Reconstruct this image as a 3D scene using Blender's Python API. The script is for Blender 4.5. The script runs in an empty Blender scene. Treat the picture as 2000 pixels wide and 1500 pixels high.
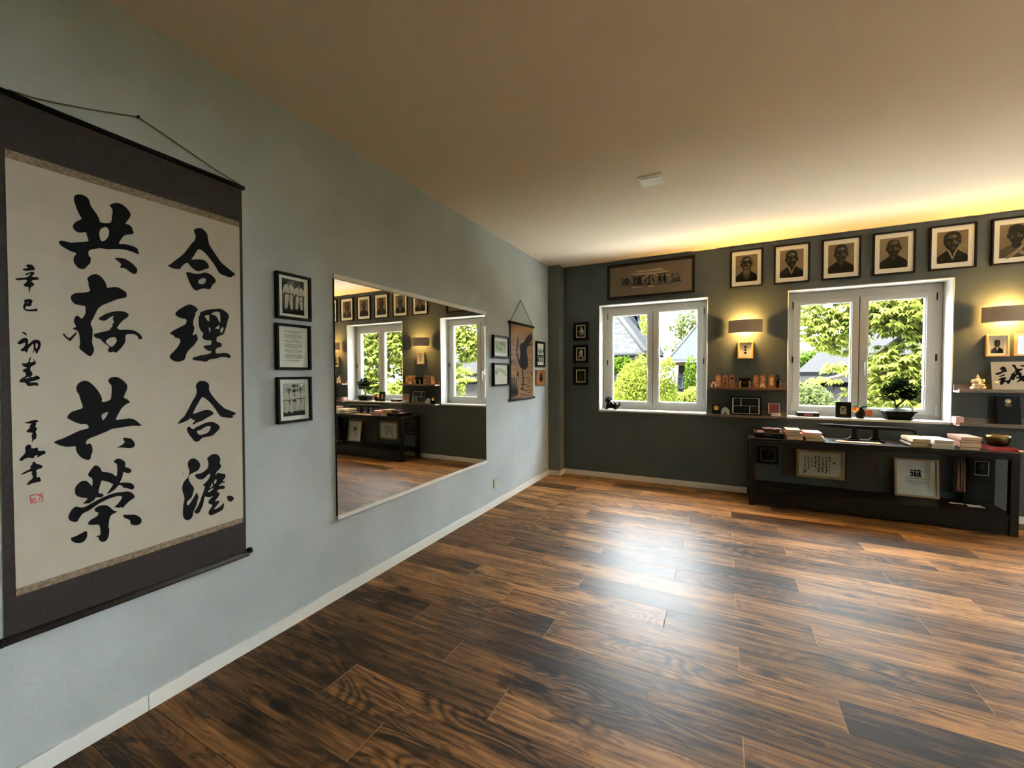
import bpy, bmesh, math, random
from mathutils import Vector, Matrix
from mathutils.geometry import tessellate_polygon
PI = math.pi
scn = bpy.context.scene
COL = scn.collection
random.seed(7)

# ---------------------------------------------------------------- camera
L, H = 4.7262, 2.4660            # room depth to the window wall, ceiling height
FPX = 808.7                      # focal length for a 2000 px wide frame
CAM = Vector((1.8529, 0.0, 1.215))
yaw, pit, rol = 0.472294, 0.0271309, -0.0047820
f_ = Vector((-math.sin(yaw), math.cos(yaw), 0)); r_ = Vector((math.cos(yaw), math.sin(yaw), 0)); u_ = Vector((0, 0, 1))
F = f_*math.cos(pit) - u_*math.sin(pit); U2 = u_*math.cos(pit) + f_*math.sin(pit)
R = r_*math.cos(rol) + U2*math.sin(rol); U = U2*math.cos(rol) - r_*math.sin(rol)
cam = bpy.data.objects.new('camera', bpy.data.cameras.new('camera'))
cam.data.sensor_fit = 'HORIZONTAL'; cam.data.sensor_width = 36; cam.data.lens = FPX/2000*36
cam.data.clip_start = 0.02; cam.data.clip_end = 200
cam.matrix_world = Matrix(((R.x, U.x, -F.x, CAM.x), (R.y, U.y, -F.y, CAM.y), (R.z, U.z, -F.z, CAM.z), (0, 0, 0, 1)))
COL.objects.link(cam); scn.camera = cam

# ---------------------------------------------------------------- light and exposure
SKY = 46.0
EXPOSURE = 0.70
LAMP_W = 22.0
w = bpy.data.worlds.new('overcast_sky'); scn.world = w; w.use_nodes = True
bg = w.node_tree.nodes['Background']; bg.inputs[0].default_value = (0.86, 0.94, 1.0, 1); bg.inputs[1].default_value = SKY
sun = bpy.data.objects.new('hazy_sun', bpy.data.lights.new('hazy_sun', 'SUN')); COL.objects.link(sun)
sun.data.energy = 130.0; sun.data.color = (1.0, 0.93, 0.82); sun.data.angle = math.radians(12)
sun.rotation_euler = Vector((0.45, 0.35, -0.82)).to_track_quat('-Z', 'Y').to_euler(); sun.location = (-8, -6, 14)
vs = scn.view_settings
vs.view_transform = 'Standard'; vs.look = 'None'; vs.exposure = EXPOSURE; vs.gamma = 1.0
try: vs.use_curve_mapping = False
except Exception: pass
cy = scn.cycles
cy.max_bounces = 10; cy.diffuse_bounces = 6; cy.glossy_bounces = 5; cy.transmission_bounces = 4; cy.transparent_max_bounces = 12
cy.caustics_reflective = False; cy.caustics_refractive = False
cy.sample_clamp_indirect = 6.0
cy.use_denoising = True

# ---------------------------------------------------------------- measuring: where a sight line meets a plane of the room
def sight(px, py): return F + R*((px-1000)/FPX) - U*((py-750)/FPX)
def onY(px, py, y=L):
    v = sight(px, py); return CAM + v*((y-CAM.y)/v.y)
def onX(px, py, x=0.0):
    v = sight(px, py); return CAM + v*((x-CAM.x)/v.x)
def onZ(px, py, z=0.0):
    v = sight(px, py); return CAM + v*((z-CAM.z)/v.z)

# ---------------------------------------------------------------- materials
def nt_of(name):
    m = bpy.data.materials.new(name); m.use_nodes = True
    return m, m.node_tree, m.node_tree.nodes['Principled BSDF']
def mat(name, col, rough=0.6, metal=0.0, spec=0.5, var=0.0, scale=8.0, stretch=(1, 1, 1), bump=0.0, bscale=120.0, emit=None, estr=0.0, trans=0.0, coat=0.0):
    m, nt, b = nt_of(name)
    b.inputs['Base Color'].default_value = (*col, 1); b.inputs['Roughness'].default_value = rough
    b.inputs['Metallic'].default_value = metal; b.inputs['Specular IOR Level'].default_value = spec
    if coat: b.inputs['Coat Weight'].default_value = coat; b.inputs['Coat Roughness'].default_value = 0.08
    if trans: b.inputs['Transmission Weight'].default_value = trans
    if emit: b.inputs['Emission Color'].default_value = (*emit, 1); b.inputs['Emission Strength'].default_value = estr
    if var or bump:
        tc = nt.nodes.new('ShaderNodeTexCoord'); mp = nt.nodes.new('ShaderNodeMapping'); mp.inputs['Scale'].default_value = stretch
        nt.links.new(tc.outputs['Object'], mp.inputs[0])
    if var:
        n = nt.nodes.new('ShaderNodeTexNoise'); n.inputs['Scale'].default_value = scale; n.inputs['Detail'].default_value = 5
        nt.links.new(mp.outputs[0], n.inputs['Vector'])
        cr = nt.nodes.new('ShaderNodeValToRGB')
        cr.color_ramp.elements[0].position = 0.3; cr.color_ramp.elements[1].position = 0.7
        cr.color_ramp.elements[0].color = (*[c*(1-var) for c in col], 1); cr.color_ramp.elements[1].color = (*[min(1, c*(1+var)) for c in col], 1)
        nt.links.new(n.outputs['Fac'], cr.inputs[0]); nt.links.new(cr.outputs[0], b.inputs['Base Color'])
    if bump:
        n2 = nt.nodes.new('ShaderNodeTexNoise'); n2.inputs['Scale'].default_value = bscale; n2.inputs['Detail'].default_value = 3
        nt.links.new(mp.outputs[0], n2.inputs['Vector'])
        bp = nt.nodes.new('ShaderNodeBump'); bp.inputs['Strength'].default_value = bump; bp.inputs['Distance'].default_value = 0.01
        nt.links.new(n2.outputs['Fac'], bp.inputs['Height']); nt.links.new(bp.outputs[0], b.inputs['Normal'])
    return m
def glass_mat(name, refl=0.09, rough=0.0):
    m = bpy.data.materials.new(name); m.use_nodes = True; nt = m.node_tree; nt.nodes.clear()
    o = nt.nodes.new('ShaderNodeOutputMaterial'); mx = nt.nodes.new('ShaderNodeMixShader'); t = nt.nodes.new('ShaderNodeBsdfTransparent'); g = nt.nodes.new('ShaderNodeBsdfGlossy')
    g.inputs['Roughness'].default_value = rough; t.inputs[0].default_value = (0.985, 0.995, 0.99, 1)
    fr = nt.nodes.new('ShaderNodeFresnel'); fr.inputs['IOR'].default_value = 1.0 + refl*6
    ge = nt.nodes.new('ShaderNodeNewGeometry'); k1 = nt.nodes.new('ShaderNodeMath'); k1.operation = 'SUBTRACT'; k1.inputs[0].default_value = 1.0; k2 = nt.nodes.new('ShaderNodeMath'); k2.operation = 'MULTIPLY'
    nt.links.new(ge.outputs['Backfacing'], k1.inputs[1]); nt.links.new(fr.outputs[0], k2.inputs[0]); nt.links.new(k1.outputs[0], k2.inputs[1])
    nt.links.new(k2.outputs[0], mx.inputs[0]); nt.links.new(t.outputs[0], mx.inputs[1]); nt.links.new(g.outputs[0], mx.inputs[2]); nt.links.new(mx.outputs[0], o.inputs[0])
    return m
def leaf_mat(name, col, var=0.35, tr=0.5):
    m = bpy.data.materials.new(name); m.use_nodes = True; nt = m.node_tree; nt.nodes.clear()
    o = nt.nodes.new('ShaderNodeOutputMaterial'); mx = nt.nodes.new('ShaderNodeMixShader'); d = nt.nodes.new('ShaderNodeBsdfDiffuse'); t = nt.nodes.new('ShaderNodeBsdfTranslucent')
    mx.inputs[0].default_value = tr
    g = nt.nodes.new('ShaderNodeNewGeometry'); cr = nt.nodes.new('ShaderNodeValToRGB')
    cr.color_ramp.elements[0].color = (*[c*(1-var) for c in col], 1); cr.color_ramp.elements[1].color = (*[min(1, c*(1+var)) for c in col], 1)
    nt.links.new(g.outputs['Random Per Island'], cr.inputs[0])
    nt.links.new(cr.outputs[0], d.inputs[0]); nt.links.new(cr.outputs[0], t.inputs[0])
    nt.links.new(d.outputs[0], mx.inputs[1]); nt.links.new(t.outputs[0], mx.inputs[2]); nt.links.new(mx.outputs[0], o.inputs[0])
    return m

def floor_mat():
    m, nt, b = nt_of('dark_oak_planks')
    nd, lk = nt.nodes, nt.links
    def M(op, a, c=None, d=None):
        n = nd.new('ShaderNodeMath'); n.operation = op
        for i, v in enumerate((a, c, d)):
            if v is None: continue
            if isinstance(v, (int, float)): n.inputs[i].default_value = v
            else: lk.new(v, n.inputs[i])
        return n.outputs[0]
    tc = nd.new('ShaderNodeTexCoord'); sp = nd.new('ShaderNodeSeparateXYZ'); lk.new(tc.outputs['Object'], sp.inputs[0])
    x, y = sp.outputs[0], sp.outputs[1]
    PW, PL = 0.1663, 1.110
    ry = M('DIVIDE', M('SUBTRACT', y, 0.8850), PW); row = M('FLOOR', ry); fy = M('FRACT', ry)
    md = M('FLOORED_MODULO', row, 3.0)
    # three row offsets: .81, .50, .015
    off = M('ADD', M('MULTIPLY', M('COMPARE', md, 0.0, 0.3), 0.81), M('ADD', M('MULTIPLY', M('COMPARE', md, 1.0, 0.3), 0.497), M('MULTIPLY', M('COMPARE', md, 2.0, 0.3), 0.016)))
    rx = M('DIVIDE', M('SUBTRACT', x, off), PL); colm = M('FLOOR', rx); fx = M('FRACT', rx)
    cb = nd.new('ShaderNodeCombineXYZ'); lk.new(row, cb.inputs[0]); lk.new(colm, cb.inputs[1])
    wn = nd.new('ShaderNodeTexWhiteNoise'); wn.noise_dimensions = '3D'; lk.new(cb.outputs[0], wn.inputs['Vector'])
    rnd = wn.outputs['Value']; rc = nd.new('ShaderNodeSeparateColor'); lk.new(wn.outputs['Color'], rc.inputs[0])
    # grain coordinates, moved for every plank
    def vec(sx, sy, k):
        c = nd.new('ShaderNodeCombineXYZ')
        lk.new(M('ADD', M('MULTIPLY', x, sx), M('MULTIPLY', rnd, 53.0*k)), c.inputs[0]); lk.new(M('MULTIPLY', y, sy), c.inputs[1]); lk.new(M('MULTIPLY', rc.outputs[0], 31.0), c.inputs[2])
        return c.outputs[0]
    def noise(v, sc, det, dist=0.0, ro=0.6):
        n = nd.new('ShaderNodeTexNoise'); n.inputs['Scale'].default_value = sc; n.inputs['Detail'].default_value = det; n.inputs['Roughness'].default_value = ro; n.inputs['Distortion'].default_value = dist
        lk.new(v, n.inputs['Vector']); return n.outputs['Fac']
    big = noise(vec(1.3, 5.0, 1), 1.0, 3, 0.6)               # broad light and dark drifts
    streak = noise(vec(2.2, 60.0, 1), 1.0, 4, 0.3, 0.65)      # long fibres
    fine = noise(vec(9.0, 260.0, 1), 1.0, 2)
    ringsrc = noise(vec(1.5, 6.5, 1.7), 1.0, 1, 0.3)
    ring = M('ABSOLUTE', M('SINE', M('MULTIPLY', ringsrc, 62.0)))  # cathedral figure
    ringmask = M('MULTIPLY', M('SMOOTH_MIN', M('MAXIMUM', M('MULTIPLY', M('SUBTRACT', noise(vec(1.1, 3.0, 2.3), 1.0, 1), 0.50), 7.0), 0.0), 1.0, 0.1), 0.75)
    knot = nd.new('ShaderNodeTexVoronoi'); knot.inputs['Scale'].default_value = 1.0; lk.new(vec(2.6, 6.0, 3.1), knot.inputs['Vector'])
    kn = M('MAXIMUM', M('SUBTRACT', 1.0, M('MULTIPLY', knot.outputs['Distance'], 5.5)), 0.0)
    v = M('ADD', M('MULTIPLY', big, 0.85), M('MULTIPLY', streak, 1.05))
    v = M('ADD', v, M('MULTIPLY', fine, 0.25))
    v = M('ADD', v, M('MULTIPLY', M('SUBTRACT', rnd, 0.5), 0.34))
    v = M('SUBTRACT', v, M('MULTIPLY', M('MULTIPLY', M('SUBTRACT', 1.0, ring), ringmask), 0.42))
    v = M('SUBTRACT', v, M('MULTIPLY', kn, 0.55))
    v = M('SUBTRACT', v, M('MULTIPLY', M('MAXIMUM', M('SUBTRACT', noise(vec(5.0, 22.0, 1.3), 1.0, 4, 0.8, 0.7), 0.54), 0.0), 2.0))
    v = M('MULTIPLY', M('SUBTRACT', v, 0.53), 1.18)
    cr = nd.new('ShaderNodeValToRGB'); e = cr.color_ramp.elements
    e[0].position = 0.05; e[0].color = (0.008, 0.004, 0.002, 1); e[1].position = 0.98; e[1].color = (0.38, 0.185, 0.062, 1)
    for p_, c_ in ((0.30, (0.026, 0.012, 0.0048)), (0.52, (0.088, 0.041, 0.0138)), (0.74, (0.20, 0.094, 0.031))):
        q = cr.color_ramp.elements.new(p_); q.color = (*c_, 1)
    lk.new(v, cr.inputs[0])
    # seams: dark along the planks, pale chipped bevel at the butt ends
    dy = M('MULTIPLY', M('MINIMUM', fy, M('SUBTRACT', 1.0, fy)), PW); dx = M('MULTIPLY', M('MINIMUM', fx, M('SUBTRACT', 1.0, fx)), PL)
    sy = M('LESS_THAN', dy, 0.0011); sx = M('LESS_THAN', dx, 0.0015)
    m1 = nd.new('ShaderNodeMix'); m1.data_type = 'RGBA'; lk.new(sy, m1.inputs['Factor']); lk.new(cr.outputs[0], m1.inputs['A']); m1.inputs['B'].default_value = (0.010, 0.005, 0.003, 1)
    m2 = nd.new('ShaderNodeMix'); m2.data_type = 'RGBA'; lk.new(sx, m2.inputs['Factor']); lk.new(m1.outputs['Result'], m2.inputs['A']); m2.inputs['B'].default_value = (0.30, 0.17, 0.08, 1)
    lk.new(m2.outputs['Result'], b.inputs['Base Color'])
    seam = M('MAXIMUM', sy, sx)
    lk.new(M('ADD', M('ADD', 0.39, M('MULTIPLY', streak, 0.12)), M('MULTIPLY', seam, 0.4)), b.inputs['Roughness'])
    b.inputs['Specular IOR Level'].default_value = 0.19
    hgt = M('ADD', M('ADD', M('MULTIPLY', streak, 0.35), M('MULTIPLY', M('MULTIPLY', ring, ringmask), 0.3)), M('MULTIPLY', seam, -1.2))
    bp = nd.new('ShaderNodeBump'); bp.inputs['Strength'].default_value = 0.18; bp.inputs['Distance'].default_value = 0.0025
    lk.new(hgt, bp.inputs['Height']); lk.new(bp.outputs[0], b.inputs['Normal'])
    return m

def plaster_mat(name, col, var):
    m, nt, b = nt_of(name); nd, lk = nt.nodes, nt.links
    tc = nd.new('ShaderNodeTexCoord')
    def noise(sc, det, ro=0.6):
        n = nd.new('ShaderNodeTexNoise'); n.inputs['Scale'].default_value = sc; n.inputs['Detail'].default_value = det; n.inputs['Roughness'].default_value = ro
        lk.new(tc.outputs['Object'], n.inputs['Vector']); return n.outputs['Fac']
    cr = nd.new('ShaderNodeValToRGB'); cr.color_ramp.elements[0].position = 0.3; cr.color_ramp.elements[1].position = 0.72
    cr.color_ramp.elements[0].color = (*[c*(1-var) for c in col], 1); cr.color_ramp.elements[1].color = (*[c*(1+var) for c in col], 1)
    lk.new(noise(2.6, 6, 0.62), cr.inputs[0]); lk.new(cr.outputs[0], b.inputs['Base Color'])
    b.inputs['Roughness'].default_value = 0.75; b.inputs['Specular IOR Level'].default_value = 0.3
    bp = nd.new('ShaderNodeBump'); bp.inputs['Strength'].default_value = 0.35; bp.inputs['Distance'].default_value = 0.004
    lk.new(noise(55, 5, 0.7), bp.inputs['Height']); lk.new(bp.outputs[0], b.inputs['Normal'])
    return m

def slat_mat(name, c0, c1, freq, axis=2, spec=0.4):
    """fine slats or stripes across one axis, with uneven tone"""
    m, nt, b = nt_of(name); nd, lk = nt.nodes, nt.links
    tc = nd.new('ShaderNodeTexCoord'); mp = nd.new('ShaderNodeMapping'); s = [3.0, 3.0, 3.0]; s[axis] = freq; mp.inputs['Scale'].default_value = s
    lk.new(tc.outputs['Object'], mp.inputs[0])
    n = nd.new('ShaderNodeTexNoise'); n.inputs['Scale'].default_value = 1.0; n.inputs['Detail'].default_value = 3; lk.new(mp.outputs[0], n.inputs['Vector'])
    cr = nd.new('ShaderNodeValToRGB'); cr.color_ramp.elements[0].position = 0.34; cr.color_ramp.elements[1].position = 0.66
    cr.color_ramp.elements[0].color = (*c0, 1); cr.color_ramp.elements[1].color = (*c1, 1)
    lk.new(n.outputs['Fac'], cr.inputs[0]); lk.new(cr.outputs[0], b.inputs['Base Color']); b.inputs['Roughness'].default_value = 0.6; b.inputs['Specular IOR Level'].default_value = spec
    bp = nd.new('ShaderNodeBump'); bp.inputs['Strength'].default_value = 0.3; bp.inputs['Distance'].default_value = 0.003
    lk.new(n.outputs['Fac'], bp.inputs['Height']); lk.new(bp.outputs[0], b.inputs['Normal'])
    return m

def brocade_mat(name, col):
    m, nt, b = nt_of(name); nd, lk = nt.nodes, nt.links
    tc = nd.new('ShaderNodeTexCoord'); vo = nd.new('ShaderNodeTexVoronoi'); vo.inputs['Scale'].default_value = 44; vo.inputs['Randomness'].default_value = 0.7
    lk.new(tc.outputs['Object'], vo.inputs['Vector'])
    wv = nd.new('ShaderNodeMath'); wv.operation = 'SINE'; ml = nd.new('ShaderNodeMath'); ml.operation = 'MULTIPLY'; ml.inputs[1].default_value = 17
    lk.new(vo.outputs['Distance'], ml.inputs[0]); lk.new(ml.outputs[0], wv.inputs[0])
    cr = nd.new('ShaderNodeValToRGB'); cr.color_ramp.elements[0].position = 0.35; cr.color_ramp.elements[1].position = 0.75
    cr.color_ramp.elements[0].color = (*[c*0.85 for c in col], 1); cr.color_ramp.elements[1].color = (*[c*1.2 for c in col], 1)
    lk.new(wv.outputs[0], cr.inputs[0]); lk.new(cr.outputs[0], b.inputs['Base Color']); b.inputs['Roughness'].default_value = 0.65; b.inputs['Specular IOR Level'].default_value = 0.25
    return m

MT = dict(
    floor=floor_mat(),
    wall=plaster_mat('light_grey_blue_plaster', (0.435, 0.482, 0.505), 0.10), wallb=plaster_mat('dark_grey_green_plaster', (0.056, 0.068, 0.067), 0.12), wallp=plaster_mat('mid_grey_green_plaster', (0.115, 0.125, 0.115), 0.1),  # back wall and pier: same paint, darkened to carry their shade
    ceil=mat('white_ceiling_paint', (0.86, 0.785, 0.68), 0.85, spec=0.2, bump=0.12, bscale=160),
    white=mat('white_gloss_paint', (0.78, 0.78, 0.76), 0.35),
    pvc=mat('white_window_plastic', (0.50, 0.49, 0.45), 0.28),
    lining=mat('white_reveal_plaster', (0.62, 0.62, 0.60), 0.7, spec=0.2, bump=0.06, bscale=80),
    glass=glass_mat('window_glass', 0.08), pglass=glass_mat('picture_glass', 0.055),
    black=mat('black_lacquered_wood', (0.005, 0.0045, 0.005), 0.5, spec=0.10, var=0.2, scale=20),
    ink=mat('black_ink', (0.004, 0.004, 0.005), 0.7, spec=0.1),
    mount=mat('white_mount_board', (0.86, 0.85, 0.82), 0.8, spec=0.1),
    paper=mat('aged_white_paper', (0.47, 0.435, 0.365), 0.85, spec=0.1, var=0.035, scale=14, bump=0.05, bscale=60),
    brocade=brocade_mat('dark_brown_brocade', (0.026, 0.019, 0.018)),
    trimcloth=mat('gold_fleck_trim_cloth', (0.20, 0.15, 0.095), 0.7, var=0.45, scale=90),
    red=mat('red_seal_ink', (0.38, 0.07, 0.05), 0.7),
    cord=mat('brown_cord', (0.10, 0.085, 0.06), 0.8),
    mirror=mat('mirror_silver', (0.90, 0.90, 0.88), 0.01, metal=1.0),
    alu=mat('white_aluminium_rail', (0.75, 0.75, 0.72), 0.35),
    table=mat('dark_stained_table_wood', (0.009, 0.0055, 0.0045), 0.5, spec=0.13, var=0.35, scale=5, stretch=(1, 12, 12)),
    ledge=mat('red_brown_shelf_wood', (0.12, 0.055, 0.028), 0.45, var=0.3, scale=6, stretch=(1, 14, 14)),
    ledge2=mat('olive_brown_shelf_wood', (0.10, 0.065, 0.032), 0.45, var=0.3, scale=6, stretch=(1, 14, 14)),
    cut=mat('pale_cut_wood_end', (0.62, 0.47, 0.38), 0.6),
    lightwood=mat('light_ash_wood', (0.48, 0.30, 0.135), 0.45, var=0.18, scale=7, stretch=(6, 6, 1)),
    frameoak=mat('pale_oak_frame_wood', (0.36, 0.25, 0.13), 0.5, var=0.15, scale=7, stretch=(6, 6, 1)),
    cream=mat('cream_paper', (0.62, 0.55, 0.42), 0.8, spec=0.1),
    ivory=mat('ivory_resin', (0.72, 0.58, 0.40), 0.4),
    dark=mat('near_black_resin', (0.005, 0.0045, 0.0045), 0.55, spec=0.09),
    shade=mat('taupe_metal_shade', (0.30, 0.235, 0.18), 0.5),
    bulb=mat('frosted_lamp_tube', (0.9, 0.8, 0.6), 0.5, emit=(1.0, 0.57, 0.14), estr=LAMP_W/(PI*2*PI*.010*.060)),
    gold=mat('gold_metal', (0.70, 0.48, 0.10), 0.3, metal=0.9),
    brass=mat('dark_aged_brass', (0.11, 0.075, 0.026), 0.30, metal=1.0, var=0.4, scale=25),
    amber=mat('amber_carved_wood', (0.25, 0.095, 0.024), 0.4, var=0.4, scale=30, bump=0.3, bscale=60),
    ambercut=mat('pale_carved_wood', (0.66, 0.40, 0.15), 0.5, var=0.3, scale=60),
    pagecol=mat('book_pages', (0.58, 0.48, 0.34), 0.85, spec=0.1, var=0.12, scale=30, stretch=(1, 1, 40)),
    soil=mat('dark_moss_soil', (0.02, 0.03, 0.012), 0.95, var=0.4, scale=60, bump=0.5, bscale=90),
    bark=mat('grey_brown_bark', (0.05, 0.038, 0.026), 0.9, var=0.3, scale=20, bump=0.5, bscale=40),
    sand=mat('beige_portrait_paper', (0.20, 0.152, 0.085), 0.85, spec=0.1, var=0.12, scale=14),
    char=mat('charcoal_drawing', (0.005, 0.0045, 0.004), 0.8, spec=0.1),
    char2=mat('soft_charcoal_tone', (0.013, 0.010, 0.007), 0.8, spec=0.1),
    char3=mat('light_drawing_tone', (0.26, 0.21, 0.135), 0.8, spec=0.1), char4=mat('middle_drawing_tone', (0.075, 0.060, 0.038), 0.8, spec=0.1),
    gi=mat('photo_white_tone', (0.62, 0.61, 0.58), 0.7, spec=0.1),
    photogrey=mat('photo_grey_tone', (0.20, 0.195, 0.18), 0.7, spec=0.1, var=0.35, scale=30),
    photodark=mat('photo_dark_tone', (0.03, 0.029, 0.027), 0.7, spec=0.1, var=0.3, scale=30),
    photolight=mat('photo_light_tone', (0.48, 0.475, 0.45), 0.7, spec=0.1, var=0.08, scale=12),
    textgrey=mat('grey_print', (0.30, 0.30, 0.29), 0.8, spec=0.1),
    bamboo=slat_mat('bamboo_slats', (0.075, 0.027, 0.002), (0.26, 0.120, 0.008), 150.0), phototone=mat('photo_skin_tone', (0.17, 0.165, 0.155), 0.7, spec=0.1), photodim=mat('photo_backdrop_tone', (0.075, 0.072, 0.066), 0.7, spec=0.1, var=0.4, scale=30), fern=mat('faded_green_print', (0.20, 0.26, 0.10), 0.7, spec=0.1, var=0.4, scale=30), fernlight=mat('pale_green_print', (0.42, 0.48, 0.30), 0.7, spec=0.1, var=0.25, scale=40),  # green tones imitate the window reflected in two glazed frames
    boardwood=slat_mat('dark_brown_striped_board', (0.010, 0.006, 0.004), (0.035, 0.016, 0.010), 60.0, 0),
)

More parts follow.
